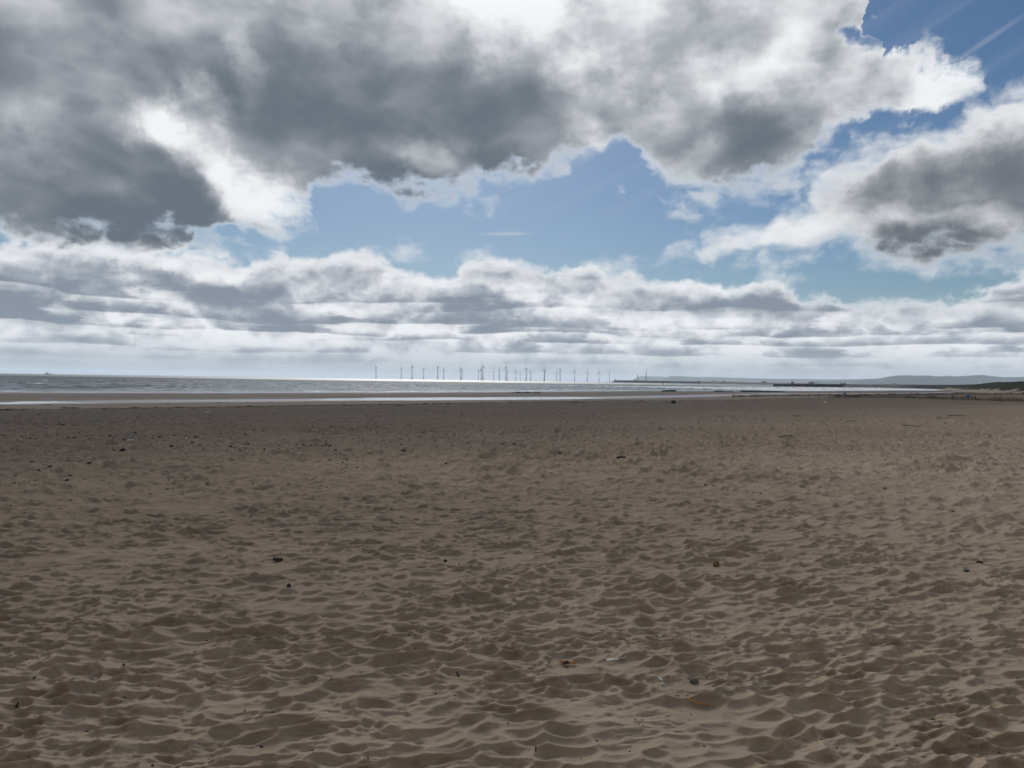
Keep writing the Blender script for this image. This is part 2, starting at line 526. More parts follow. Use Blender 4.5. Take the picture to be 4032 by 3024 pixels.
# ------------------------------------------------------------------ noise in numpy
def _hash(ix, iy, seed):
    h = (ix.astype(np.int64) * 374761393 + iy.astype(np.int64) * 668265263 + seed * 2246822519) & 0xFFFFFFFF
    h = ((h ^ (h >> 13)) * 1274126177) & 0xFFFFFFFF
    h = ((h ^ (h >> 16)) * 2654435761) & 0xFFFFFFFF
    return (h ^ (h >> 15)).astype(np.float64) / 4294967296.0


def vnoise(x, y, seed=0):                      # smooth value noise, about -1..1
    ix, iy = np.floor(x), np.floor(y)
    fx, fy = x - ix, y - iy
    fx = fx * fx * fx * (fx * (fx * 6 - 15) + 10); fy = fy * fy * fy * (fy * (fy * 6 - 15) + 10)
    a, b = _hash(ix, iy, seed), _hash(ix + 1, iy, seed)
    c, d = _hash(ix, iy + 1, seed), _hash(ix + 1, iy + 1, seed)
    return 2 * ((a + (b - a) * fx) * (1 - fy) + (c + (d - c) * fx) * fy) - 1


def fbm(x, y, oct=4, seed=0, rough=0.5):
    s, a, n = 0.0, 1.0, 0.0
    for o in range(oct):
        s = s + a * vnoise(x * 2 ** o + 17.3 * o, y * 2 ** o - 9.1 * o, seed + o); n += a; a *= rough
    return s / n


def bowls(x, y, seed, k=7.0):                  # hollows that meet in crests: soft minimum of the distances to scattered points
    ix, iy = np.floor(x), np.floor(y)
    acc = np.zeros_like(x)
    for dx in (-1, 0, 1):
        for dy in (-1, 0, 1):
            jx, jy = ix + dx, iy + dy
            px = jx + 0.12 + 0.76 * _hash(jx, jy, seed); py = jy + 0.12 + 0.76 * _hash(jx, jy, seed + 50)
            w = 0.65 + 0.9 * _hash(jx, jy, seed + 99)
            o = 0.10 * _hash(jx, jy, seed + 140)
            acc += np.exp(-k * (((x - px) ** 2 + (y - py) ** 2) * w + o))
    return np.clip(-np.log(acc + 1e-9) / k, -0.2, 1.0)


# ------------------------------------------------------------------ the shape of the beach
SEA_Z = -2.0
T_W = np.array([-500, 0, 70, 130, 225, 265, 308, 455, 644, 900]); W_W = np.array([0, 0, 9, 7, -6, 3, 10, 2, 2, 0])
S_Z = np.array([-3000, -400, -60, 0, 20, 50, 60, 66, 71, 100, 105, 107.5, 112, 150, 165, 400])
Z_S = np.array([-6, -6, -3.4, -2.02, -1.94, -1.80, -1.845, -1.845, -1.74, -1.04, -0.92, -0.80, -0.66, -0.06, 0.0, 0.05])


def shore(x, y):
    s = (x + 95) * 0.745 - (y - 138) * 0.667
    t = (x + 95) * 0.667 + (y - 138) * 0.745
    return s - np.interp(t, T_W, W_W), t


LITTER = []
for _u, _v, _r in ((2222, 2622, .10), (2260, 2622, .10), (2410, 2612, .10), (2455, 2606, .10), (2604, 2696, .07), (2710, 2780, .09), (2750, 2790, .09), (2800, 2795, .09), (2732, 2692, .08), (1095, 2215, .14), (2820, 2232, .10), (3806, 2258, .10), (1803, 2668, .06)):
    _d = ray(_u, _v)
    LITTER.append((-_d.x * CAM_H / _d.z, -_d.y * CAM_H / _d.z, _r))


def sand_height(x, y, fine=True):
    s, t = shore(x, y)
    r = np.hypot(x, y)
    sw = s + 2.0 * fbm(t / 35.0, s / 60.0, 2, 5)
    z = np.interp(sw, S_Z, Z_S)
    z += np.exp(-((s - 63) / 9.0) ** 2) * (np.interp(t, [-30, 2, 10, 18, 26, 40, 60, 80, 92, 110, 200], [.018, .018, .05, .06, .03, -.03, -.045, -.02, .03, .07, .09]) + 0.022 * fbm(t / 16.0, s / 7.0, 3, 31))   # the runnel shallows to the right
    dry = np.clip((s - 100) / 45.0, 0.0, 1.0)
    z += dry * 0.022 * fbm(x / 5.0, y / 3.0, 2, 8) * np.clip(r / 10, 0.3, 1)
    z += (1 - dry) * 0.012 * fbm(x / 4.0, y / 2.5, 3, 12)
    if not fine:
        return z, s, t
    amp = 0.12 + 0.88 * np.clip((s - 104) / 40.0, 0, 1)
    ca, sa = math.cos(R(14)), math.sin(R(14))
    u = x * ca + y * sa; v = -x * sa + y * ca
    u = u + 0.07 * fbm(x / 0.4, y / 0.34, 2, 21); v = v + 0.055 * fbm(x / 0.42, y / 0.32, 2, 22)
    a1 = np.clip(0.92 + 0.55 * fbm(x / 0.55, y / 0.4, 2, 23), 0.4, 1.4)
    a2 = np.clip(0.60 + 0.9 * fbm(x / 0.7, y / 0.5, 2, 24), 0.05, 1.3)
    h = 0.043 * (bowls(u / 0.30, v / 0.18, 3, 14.0) - 0.12) * np.interp(r, [18, 40, 90], [1, .5, .2])
    l1 = np.interp(r, [16, 30, 55], [1, .85, .0]); l2 = np.interp(r, [5, 10], [1, 0])   # finer forms than the mesh can carry far off are left to the surface relief
    h += l1 * a1 * 0.084 * (bowls(u / 0.165, v / 0.090, 7, 16.0) - 0.12)
    w4 = np.interp(r, [8, 15, 45, 80], [0, 1, .8, .2])
    h += w4 * 0.30 * np.clip(.8 + .6 * fbm(x / 1.6, y / 1.6, 2, 36), .2, 1.4) * (bowls(x / 0.26 + .3 * fbm(x, y, 2, 37), y / 0.32, 15, 14.0) - 0.12)
    h += l2 * a2 * 0.034 * (bowls(u / 0.075, v / 0.046, 11, 12.0) - 0.12)
    rip = 1 - 2 * np.abs(fbm(u / 0.115 + 3.1, v / 0.05, 3, 33, 0.55))
    h += l2 * 0.008 * rip * np.clip(0.35 + 1.5 * fbm(x / 0.8 + 9, y / 0.5, 2, 34), 0, 1.2)
    h += l2 * 0.007 * fbm(x / 0.05, y / 0.03, 3, 25, 0.6) * a2
    h += 0.005 * fbm(x / 0.9, y / 0.6, 2, 27)
    for lx, ly, lr in LITTER:                  # sand lies smooth where things rest on it
        h *= 1 - 0.92 * np.exp(-((x - lx) ** 2 + (y - ly) ** 2) / lr ** 2)
    amp = amp * np.interp(r, [4, 8, 15], [1, .78, .6])
    return z + amp * h, s, t, amp * h


def ground_z(x, y):
    return float(sand_height(np.array([float(x)]), np.array([float(y)]))[0][0])


def on_ground(u, v):
    """the point of the ground seen at photograph pixel (u, v)"""
    d = ray(u, v)
    z = 0.0
    for _ in range(25):
        k = (z - CAM_H) / d.z
        x, y = d.x * k, d.y * k
        zn = float(sand_height(np.array([x]), np.array([y]), False)[0][0])
        z = z * 0.4 + zn * 0.6
    return Vector((x, y, ground_z(x, y)))


def at_dist(u, v, dist):                       # the point at forward distance dist seen at pixel (u, v)
    d = ray(u, v)
    k = dist / d.y
    return Vector((d.x * k, dist, CAM_H + d.z * k))


def build_beach():
    fr = np.radians(np.concatenate([np.linspace(-42, 42, 1130), np.arange(45, 318, 3.0)]))
    dv = np.concatenate([np.linspace(470, 150, 560), np.linspace(149.5, 27, 330)])
    rr = np.concatenate([[0.25, 0.8, 1.4, 2.0], 1.6 * 739.5 / dv, np.geomspace(44.5, 900, 190), np.geomspace(1000, 28000, 14)])
    Rr, A = np.meshgrid(rr, fr, indexing='ij')
    x, y = (Rr * np.sin(A)).ravel(), (Rr * np.cos(A)).ravel()
    z, s, t, h = sand_height(x, y)
    r = Rr.ravel()
    far = np.clip((r - 7) / 9.0, 0, 0.75)
    # the wind leans the crests towards the land: their lee faces steepen
    lean = 0.9 * h * (1 - far)
    x2 = x - 0.12 * lean; y2 = y - lean
    V = np.stack([x2, y2, z], -1)
    mt = bpy.data.materials.new('sand')
    mt.use_nodes = True
    g = G(mt.node_tree)
    L = mt.node_tree.links
    b = mt.node_tree.nodes['Principled BSDF']
    geo = g.n('ShaderNodeNewGeometry').outputs['Position']
    wet = g.n('ShaderNodeAttribute', attribute_name='wet').outputs['Fac']
    shingle = g.n('ShaderNodeAttribute', attribute_name='shingle').outputs['Fac']
    grain = g.noise(geo, 260.0, 3.0, 0.7)
    blot = g.noise(geo, 1.6, 5.0, 0.55)
    blot2 = g.noise(g.v('MULTIPLY', geo, (0.10, 0.22, 0.1)).outputs[0], 1.0, 5.0, 0.6)
    dry = g.mixc(g.ss(blot, 0.3, 0.7), (0.335, 0.258, 0.180), (0.415, 0.320, 0.226))
    dry = g.mixc(g.mul(g.ss(blot2, 0.35, 0.7), 0.35), dry, (0.25, 0.195, 0.15))
    dry = g.mixc(g.ss(grain, 0.58, 0.78, 0.0, 0.6), dry, (0.10, 0.075, 0.055))
    dry = g.mixc(g.ss(grain, 0.40, 0.22, 0.0, 0.5), dry, (0.46, 0.40, 0.33))
    damp_shade = g.n('ShaderNodeAttribute', attribute_name='damp_shade').outputs['Fac']
    dry = g.mixc(damp_shade, dry, (0.155, 0.118, 0.088))
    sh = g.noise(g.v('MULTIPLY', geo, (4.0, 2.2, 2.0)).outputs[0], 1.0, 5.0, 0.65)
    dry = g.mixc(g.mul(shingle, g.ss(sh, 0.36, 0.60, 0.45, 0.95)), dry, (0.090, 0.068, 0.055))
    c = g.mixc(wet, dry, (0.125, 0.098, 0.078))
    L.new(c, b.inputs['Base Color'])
    L.new(g.mixf(g.m('POWER', wet, 2.2), 0.95, 0.22), b.inputs['Roughness'])
    L.new(g.mixf(wet, 0.12, 0.5), b.inputs['Specular IOR Level'])
    bp = g.n('ShaderNodeBump')
    bp.inputs['Strength'].default_value = 0.35
    bp.inputs['Distance'].default_value = 0.004
    L.new(g.add(g.noise(geo, 90.0, 4.0, 0.65), g.mul(grain, 0.5)), bp.inputs['Height'])
    rr_ = g.v('LENGTH', geo).outputs['Value']
    dryf = g.sub(1.0, g.clamp(g.mul(wet, 3.0)))
    b2 = g.n('ShaderNodeBump')
    L.new(g.mul(g.ss(rr_, 10.0, 20.0, 0.0, 1.0), dryf), b2.inputs['Strength'])
    b2.inputs['Distance'].default_value = 0.22
    L.new(g.noise(g.v('MULTIPLY', geo, (4.5, 2.4, 1.0)).outputs[0], 1.0, 4.0, 0.6), b2.inputs['Height'])
    L.new(b2.outputs[0], bp.inputs['Normal'])
    L.new(bp.outputs[0], b.inputs['Normal'])
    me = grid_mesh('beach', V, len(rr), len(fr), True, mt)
    w = np.interp(s + 3 * fbm(t / 14.0, s / 8.0, 3, 41), [-10, 0, 12, 40, 54, 60, 69, 76, 102, 112], [1, 1, .5, .34, .45, .95, .9, .36, .2, 0.0])
    attr(me, 'wet', w)
    attr(me, 'damp_shade', np.interp(s + 6 * fbm(x / 11.0, y / 7.0, 3, 44), [0, 50, 96, 108, 140, 158, 162], [1, 1, .8, .9, .8, .12, 0]))  # damp on the low beach; over the far band, slope shade painted as colour
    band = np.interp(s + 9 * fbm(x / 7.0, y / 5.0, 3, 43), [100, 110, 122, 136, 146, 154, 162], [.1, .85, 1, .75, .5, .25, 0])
    attr(me, 'shingle', band * np.clip(1.0 - x / 80.0, 0.6, 1.0))  # stony tone, deepened and widened to carry shade of near-facing sand slopes
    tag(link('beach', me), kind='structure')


build_beach()


# ------------------------------------------------------------------ the sea
def build_sea():
    fr = np.radians(np.concatenate([np.linspace(-42, 42, 820), np.arange(46, 318, 4.0)]))
    rr = np.concatenate([np.geomspace(95, 1500, 380), np.geomspace(1540, 28000, 40)])
    Rr, A = np.meshgrid(rr, fr, indexing='ij')
    x, y = (Rr * np.sin(A)).ravel(), (Rr * np.cos(A)).ravel()
    s, t = shore(x, y)
    r = Rr.ravel()
    depth = np.clip(-s / 60.0, 0.05, 1.0)
    wob = 10 * fbm(x / 60.0, y / 60.0, 2, 61)
    q = (s + wob)
    crest = 1 - 2 * np.abs(fbm(t / 30.0, q / 11.0, 3, 62))
    chop = 1 - 2 * np.abs(fbm(t / 11.0, q / 5.0, 3, 63))
    h = 0.50 * (crest - .62) + 0.40 * (chop - .6) * (0.6 + fbm(t / 70.0, s / 40.0, 2, 65)) + 0.16 * fbm(t / 5.0, s / 2.6, 2, 64)
    h = np.where(h > 0, h * 1.6, h * 0.7)
    z = SEA_Z + h * depth * np.clip(1.25 - r / 1500.0, 0.0, 1)
    # foam: the edge of the swash, lines of small breakers, the surf in the bay on the right
    n1 = fbm(t / 14.0, s / 3.0, 3, 71); n2 = fbm(t / 5.0, s / 1.2, 3, 72); n3 = fbm(t / 60.0, s / 40.0, 2, 73)
    foam = np.exp(-((s + 2.5 + 2 * n1) / 2.2) ** 2) * (0.75 + 0.6 * n2)
    foam = np.maximum(foam, np.exp(-((s + 12 + 4 * n1) / 2.0) ** 2) * np.clip(0.55 + 1.2 * n3 + .5 * n2, 0, 1))
    bay = np.clip((t - 300) / 120.0, 0, 1)
    foam = np.maximum(foam, bay * np.clip(np.interp(s, [-260, -170, -60, -12, 0], [0, .75, 1.1, 1.25, 1.1]) + 0.8 * n1 + 0.4 * n3 - 0.15, 0, 1))
    foam = np.maximum(foam, np.clip((n1 + 0.55 * n2 + .25 * (crest - .6) - 0.66) * 3.5, 0, 1) * np.interp(s, [-900, -300, -20], [.45, .8, .7]))
    def patch(u, v, lu, ls, a):
        p = at_plane(u, v, SEA_Z)
        s0, t0 = shore(np.array([p.x]), np.array([p.y]))
        return a * np.exp(-((t - t0) / lu) ** 2 - ((s - s0) / ls) ** 2) * (0.8 + 0.5 * n2)
    for pa in ((105, 1511, 7, 5, 1.0), (130, 1511, 5, 4, .9), (360, 1513, 10, 4, .5), (2935, 1523, 18, 9, .9), (2960, 1521, 14, 8, .7)):
        foam = np.maximum(foam, patch(*pa))
    foam = np.clip(foam, 0, 1)
    z = z + 0.10 * foam * depth
    V = np.stack([x, y, z], -1)
    mt = bpy.data.materials.new('sea water')
    mt.use_nodes = True
    g = G(mt.node_tree)
    L = mt.node_tree.links
    b = mt.node_tree.nodes['Principled BSDF']
    geo = g.n('ShaderNodeNewGeometry').outputs['Position']
    fo = g.n('ShaderNodeAttribute', attribute_name='foam').outputs['Fac']
    fn = g.noise(g.v('MULTIPLY', geo, (1.0, 1.0, 1.0)).outputs[0], 0.9, 5.0, 0.65)
    f = g.ss(g.mul(fo, g.mad(fn, 1.1, 0.5)), 0.38, 0.72)
    tint = g.noise(geo, 0.012, 3.0, 0.5)
    c = g.mixc(g.ss(tint, 0.35, 0.65), (0.012, 0.028, 0.042), (0.026, 0.044, 0.052))
    L.new(g.mixc(f, c, (0.88, 0.89, 0.89)), b.inputs['Base Color'])
    dist_ = g.v('LENGTH', geo).outputs['Value']
    L.new(g.mixf(f, g.lin(dist_, 200.0, 1100.0, 0.15, 0.50), 0.8), b.inputs['Roughness'])   # waves too small to be shaped one by one
    b.inputs['IOR'].default_value = 1.333
    bp = g.n('ShaderNodeBump')
    bp.inputs['Strength'].default_value = 1.0
    bp.inputs['Distance'].default_value = 1.0
    hh = g.add(g.mul(g.noise(geo, 0.45, 4.0, 0.6), 0.75), g.mul(g.noise(g.v('ROTATE_AXIS' if False else 'MULTIPLY', geo, (1.0, 1.35, 1.0)).outputs[0], 0.11, 2.0, 0.5), 1.2))
    L.new(hh, bp.inputs['Height'])
    L.new(bp.outputs[0], b.inputs['Normal'])
    me = grid_mesh('sea', V, len(rr), len(fr), True, mt)
    attr(me, 'foam', foam)
    tag(link('sea', me), kind='structure')


def at_plane(u, v, z):
    d = ray(u, v)
    k = (z - CAM_H) / d.z
    return Vector((d.x * k, d.y * k, z))


build_sea()


def build_pool():                              # water left standing in the runnel of the lower beach
    n, m = 90, 10
    tt, ss_ = np.meshgrid(np.linspace(-160, 330, n), np.linspace(46, 80, m), indexing='ij')
    s2 = ss_ + np.interp(tt, T_W, W_W)
    x = -95 + s2 * 0.745 + tt * 0.667; y = 138 - s2 * 0.667 + tt * 0.745
    V = np.stack([x.ravel(), y.ravel(), np.full(x.size, -1.825)], -1)
    mt = material('still pool water', (0.06, 0.06, 0.055), 0.06, 0.5)
    me = grid_mesh('pool_water', V, n, m, False, mt)
    tag(link('pool_water', me), kind='structure')


build_pool()


# ------------------------------------------------------------------ land beyond the water
def ridge_mesh(name, pts, mat, width, foot=-4.0, lump=0.0, seg=160, seed=1, cross=None):
    """pts: (x, y, top z); a bank with a rounded cross-section whose length follows the points"""
    P = np.array(pts, float)
    d = np.concatenate([[0], np.cumsum(np.hypot(np.diff(P[:, 0]), np.diff(P[:, 1])))])
    q = np.linspace(0, d[-1], seg)
    x, y, zt = (np.interp(q, d, P[:, i]) for i in range(3))
    tx, ty = np.gradient(x), np.gradient(y)
    ln = np.hypot(tx, ty); nx, ny = ty / ln, -tx / ln
    if np.mean(nx * x + ny * y) > 0:
        nx, ny = -nx, -ny                     # towards the viewer
    cr = cross or [(1.0, 0.0), (0.72, .30), (0.45, .68), (0.2, .94), (0.0, 1.0), (-0.3, .97), (-0.7, .6), (-1.2, 0.0)]
    V = []
    for k, (o, f) in enumerate(cr):
        n = fbm(q / (width * 0.5) + 7 * k, np.full_like(q, k * 0.7), 3, seed)
        V.append(np.stack([x + nx * width * (o + 0.12 * n), y + ny * width * (o + 0.12 * n), foot + (zt - foot) * f * (1 + lump * fbm(q / (width * .35), np.full_like(q, k * 0.35), 4, seed + 9))], -1))
    V = np.stack(V, 0).reshape(-1, 3)
    return grid_mesh(name, V, len(cr), seg, False, mat)


def px_ridge(lst):                             # (u, v, distance) seen in the photograph -> points
    return [tuple(at_dist(u, v, d)) for u, v, d in lst]


def c5(x, y): return 2300 + x * .27125, 1400 + y * .27125
def c6(x, y): return 2800 + x * .27125, 1400 + y * .27125
def c7(x, y): return 3400 + x * .2857, 1440 + y * .2857


m_hill = material('moorland hillside', (0.045, 0.055, 0.045), 0.95, 0.1, (0.0016, 0.45))
m_near = material('fields and woods of the hills', (0.030, 0.038, 0.030), 0.95, 0.1, (0.004, 0.55))
hA = [(*c5(x, y), 13000) for x, y in ((738, 380), (752, 345), (790, 308), (830, 297), (1000, 300), (1100, 303), (1200, 310), (1400, 318), (1700, 325))]
tag(link('far_hills', ridge_mesh('far_hills', px_ridge(hA), m_hill, 420, -2.5, 0.0, 200, 3)), kind='structure')
hB = [(*c5(x, y), 11500) for x, y in ((1045, 372), (1052, 345), (1100, 328), (1200, 318), (1260, 298), (1320, 295), (1500, 305), (1700, 310), (1850, 308), (2000, 315), (2212, 322))]
hB += [(*c6(x, y), 11000) for x, y in ((500, 328), (800, 333), (1100, 338), (1400, 338), (1700, 345), (2000, 343), (2212, 345))]
tag(link('middle_hills', ridge_mesh('middle_hills', px_ridge(hB), m_hill, 380, -2.5, 0.0, 260, 4)), kind='structure')
hC = [(*c6(x, y), 8200) for x, y in ((1500, 372), (1800, 360), (2000, 350), (2212, 345))]
hC += [(*c7(x, y), 7600) for x, y in ((80, 181), (200, 179), (300, 168), (380, 153), (430, 141), (480, 135), (640, 130), (720, 137), (880, 133), (960, 142), (1110, 146), (1130, 138), (1205, 140), (1222, 148), (1400, 140), (1600, 128), (1660, 128), (1690, 137), (1870, 148), (1885, 156), (2212, 155), (2900, 150), (4200, 150))]
tag(link('moor_edge_hills', ridge_mesh('moor_edge_hills', px_ridge(hC), m_near, 300, -2.5, 0.0, 420, 5)), kind='structure')

# the low headland with the town
m_land = material('low built headland', (0.045, 0.045, 0.046), 0.95, 0.1, (0.03, 0.6))
hl = [(*c6(x, y), 3300) for x, y in ((-180, 388), (0, 383), (300, 385), (500, 387), (730, 390), (760, 381), (800, 389), (1000, 396))]
hl += [(*c6(x, y), 2900) for x, y in ((1200, 400), (1500, 409), (1900, 414), (2212, 417))] + [(*c7(x, y), 2600) for x, y in ((300, 262), (900, 268))]
tag(link('headland', ridge_mesh('headland', px_ridge(hl), m_land, 60, -3, 0.05, 260, 6)), kind='structure')
# the promenade bank that closes the bay
m_bank = material('dark sea bank', (0.036, 0.038, 0.038), 0.95, 0.1, (0.08, 0.6))
sb = [(*c6(1950, 417), 1180), (*c6(2212, 418), 1150)] + [(*c7(x, y), d) for x, y, d in ((0, 258, 1150), (250, 258, 1120), (415, 257, 1100), (600, 259, 1060), (1000, 263, 980), (1300, 262, 900), (1420, 262, 860), (1600, 258, 800), (1800, 252, 740), (2000, 250, 700))]
tag(link('sea_bank', ridge_mesh('sea_bank', px_ridge(sb), m_bank, 26, -3, 0.04, 260, 7)), kind='structure')


def wall_thing(name, label, cat, lst, depth, mat, foot, courses=3, cap=0.6):
    """a long harbour wall of stepped stonework: body and capping, base at the water"""
    P = [at_dist(u, v, d) for u, v, d in lst]
    root = empty(name, (P[0].x, P[0].y, SEA_Z))
    tag(root, label, cat)
    body, top = MB(), MB()
    for a, b in zip(P[:-1], P[1:]):
        n = Vector((b.y - a.y, a.x - b.x, 0)).normalized()
        if n.dot(Vector((a.x, a.y, 0))) > 0: n = -n
        o = Vector((P[0].x, P[0].y, SEA_Z))
        prev = None
        for (off, fz) in ((depth * .5 + 2.2, foot), (depth * .5 + 1.0, None), (depth * .5, 'top')):
            za = foot if fz == foot else (a.z - 1.4 - cap if fz is None else a.z - cap)
            zb = foot if fz == foot else (b.z - 1.4 - cap if fz is None else b.z - cap)
            cur = (Vector((a.x, a.y, za)) + n * off - o, Vector((b.x, b.y, zb)) + n * off - o)
            if prev: body.add([prev[0], prev[1], cur[1], cur[0]], [(0, 1, 2, 3)])
            prev = cur
        back = (Vector((a.x, a.y, a.z - cap)) - n * depth * .5 - o, Vector((b.x, b.y, b.z - cap)) - n * depth * .5 - o)
        body.add([prev[0], prev[1], back[1], back[0]], [(0, 1, 2, 3)])
        bf = (Vector((a.x, a.y, foot)) - n * depth * .5 - o, Vector((b.x, b.y, foot)) - n * depth * .5 - o)
        body.add([back[0], back[1], bf[1], bf[0]], [(0, 1, 2, 3)])
        if a is P[0]:
            f0 = Vector((a.x, a.y, foot)) + n * (depth * .5 + 2.2) - o
            body.add([f0, prev[0], back[0], bf[0]], [(0, 1, 2, 3)])
        c = [Vector((q.x, q.y, q.z + dz)) + n * (sg * (depth * .5 + .3)) - o for dz in (-cap + .003, 0) for q, sg in ((a, 1), (b, 1), (b, -1), (a, -1))]
        top.add(c, [(3, 2, 1, 0), (4, 5, 6, 7), (0, 1, 5, 4), (1, 2, 6, 5), (2, 3, 7, 6), (3, 0, 4, 7)])
    body.build('wall_face', mat, root)
    top.build('coping', M['concrete'], root)
    return root, P


bw, _ = wall_thing('breakwater', 'long dark breakwater reaching into the sea with a small light at its tip', 'breakwater',
                   [(*c5(x, y), d) for x, y, d in ((433, 357, 3600), (700, 360, 3560), (1000, 365, 3520), (1300, 371, 3470), (1700, 377, 3400), (2212, 381, 3320))], 12, M['harbour_stone'], -4)
rub = MB()
for k in range(40):
    p = at_dist(*c5(388 + random.random() * 60, 392), 3590 + random.uniform(-6, 6)) - Vector(bw.location)
    rub.box((p.x, p.y, random.uniform(-.5, 3.5) * (k % 3 + 1) / 2.4), (random.uniform(4, 8), 5, random.uniform(2, 4)), random.random() * 3, 0.6)
rub.build('rubble_toe', M['harbour_stone'], bw)
pier, _ = wall_thing('pier', 'dark stone pier standing low in the surf of the bay', 'pier',
                     [(*c6(x, y), d) for x, y, d in ((918, 411, 1160), (1200, 412, 1165), (1500, 413, 1170), (1900, 416, 1172), (2150, 418, 1174))], 7, M['harbour_stone'], -4, cap=.4)
pr = MB()
for k in range(11):                            # handrail posts and rail along the coping
    p = at_dist(*c6(940 + k * 110, 412 + k * .5), 1162 + k * 1.0) - Vector(pier.location)
    pr.tube((p.x, p.y, p.z - .3), (p.x, p.y, p.z + 1.0), .08, n=5)
tag(pr.build('railing', M['dark_steel'], pier), kind='stuff')

# light at the tip of the breakwater
p = at_dist(*c5(453, 357), 3596)
lh = empty('lighthouse', (p.x, p.y, p.z))
tag(lh, 'small lighthouse standing on the seaward tip of the breakwater', 'lighthouse')
MB().tube((0, 0, -.3), (0, 0, 6.2), 1.9, 1.4, 12).build('tower', M['concrete'], lh)
MB().tube((0, 0, 6.2), (0, 0, 6.5), 2.2, 2.2, 12).build('gallery', M['dark_steel'], lh)
MB().tube((0, 0, 6.5), (0, 0, 8.6), 1.2, 1.2, 10).build('lantern', M['glass'], lh)
MB().tube((0, 0, 8.6), (0, 0, 9.8), 1.4, .1, 10).build('cap', M['dark_steel'], lh)


def hut(name, label, cat, base, w, d, h, roof, wall_mat, roof_mat=None, rz=0.0, wins=3):
    t = empty(name, base, rz)
    tag(t, label, cat)
    MB().box((0, 0, h / 2 - .4), (w, d, h + .8)).build('wall', wall_mat, t)
    MB().gable((0, 0, h + .003), (w + .6, d + .6), roof).build('roof', roof_mat or M['roof'], t)
    for k in range(wins):
        MB().box(((k - (wins - 1) / 2) * w / wins, -d / 2 - .05, h * .55), (w / wins * .4, .16, h * .35)).build('window', M['glass'], t)
    return t


p = at_dist(*c5(732, 361), 3556)
hut('pier_hut', 'small dark hut standing on the breakwater below the shorter lattice mast', 'hut', p, 7, 6, 3.2, 1.6, M['wall_brick'], wins=2)


def lattice(name, label, base, h, w0, w1, arms):
    t = empty(name, base)
    tag(t, label, 'mast')
    for sx, sy in ((-1, -1), (1, -1), (1, 1), (-1, 1)):
        MB().tube((sx * w0, sy * w0, -1), (sx * w1, sy * w1, h), .32, .22, 5).build('leg', M['dark_steel'], t)
    br = MB()
    n = max(4, int(h / 5))
    for k in range(n):
        za, zb = h * k / n, h * (k + 1) / n
        wa, wb = w0 + (w1 - w0) * k / n, w0 + (w1 - w0) * (k + 1) / n
        for (a, b) in (((-1, -1), (1, -1)), ((1, -1), (1, 1)), ((1, 1), (-1, 1)), ((-1, 1), (-1, -1))):
            br.tube((a[0] * wa, a[1] * wa, za), (b[0] * wb, b[1] * wb, zb), .13, n=4)
            br.tube((b[0] * wa, b[1] * wa, za), (a[0] * wb, a[1] * wb, zb), .13, n=4)
    tag(br.build('bracing', M['dark_steel'], t), kind='stuff')
    if arms:
        MB().tube((-2.2, 0, h), (2.2, 0, h), 1.2, 1.2, 6).build('platform', M['dark_steel'], t)
        MB().box((0, 0, h + 2.0), (3.2, 2.4, 2.6), 0, .7).build('aerial', M['dark_steel'], t)
    else:
        MB().tube((0, 0, h), (0, 0, h + 6), .22, .1, 5).build('aerial', M['dark_steel'], t)
    return t


p = at_dist(*c5(777, 360), 3500); q = at_dist(*c5(777, 290), 3500)
lattice('lattice_mast', 'shorter lattice mast with a platform top, behind the breakwater hut', p, q.z - p.z, 3.2, 1.2, True)
p = at_dist(*c5(898, 362), 3480); q = at_dist(*c5(898, 205), 3480)
lattice('lattice_mast', 'tall slender lattice mast, taller of the two behind the breakwater', p, q.z - p.z, 3.0, .7, False)

# the town on the headland
def town(cc, x, y, dist, w, h, roof, label, kind='house', mat='wall_brick', wins=3):
    b = at_dist(*cc(x, y), dist)
    return hut({'house': 'house', 'hall': 'hall', 'church': 'church'}[kind], label, kind, (b.x, b.y, b.z - .4), w, w * .6, h, roof, M[mat], wins=wins)


town(c5, 1672, 378, 3390, 11, 2.4, 2, 'broad low house just right of the middle of the breakwater skyline')
town(c5, 1880, 379, 3380, 7, 2.6, 2.6, 'narrow gabled house left of the white house on the headland')
town(c5, 2030, 380, 3360, 11, 2.6, 2, 'gabled house on the headland between the breakwater and the white house')
town(c6, 185, 384, 3290, 10, 2.4, 2, 'low house nearest on the left of the small white house')
town(c6, 433, 384, 3290, 3.6, 3.6, 1.2, 'small white house catching the light on the headland', mat='wall_white', wins=1)
town(c6, 770, 384, 3290, 15, 2.2, 2, 'long low house among trees left of the pier tip')
ch = town(c6, 1182, 400, 2890, 10, 3.5, 3, 'church with a square tower rising behind the pier', 'church')
MB().box((-3.6, 0, 3), (3.2, 3.2, 8)).build('tower', M['wall_brick'], ch)
MB().tube((-3.6, 0, 7), (-3.6, 0, 10), 1.7, .1, 4).build('spire', M['roof'], ch)
town(c6, 1450, 408, 2850, 17, 3.6, 3.2, 'large steep roofed hall standing behind the pier', 'hall', wins=6)
town(c6, 1890, 414, 2800, 8, 2.4, 2, 'left of two small houses above the surf of the bay')
town(c6, 1938, 414, 2800, 8, 3, 2.4, 'right of two small houses above the surf of the bay')


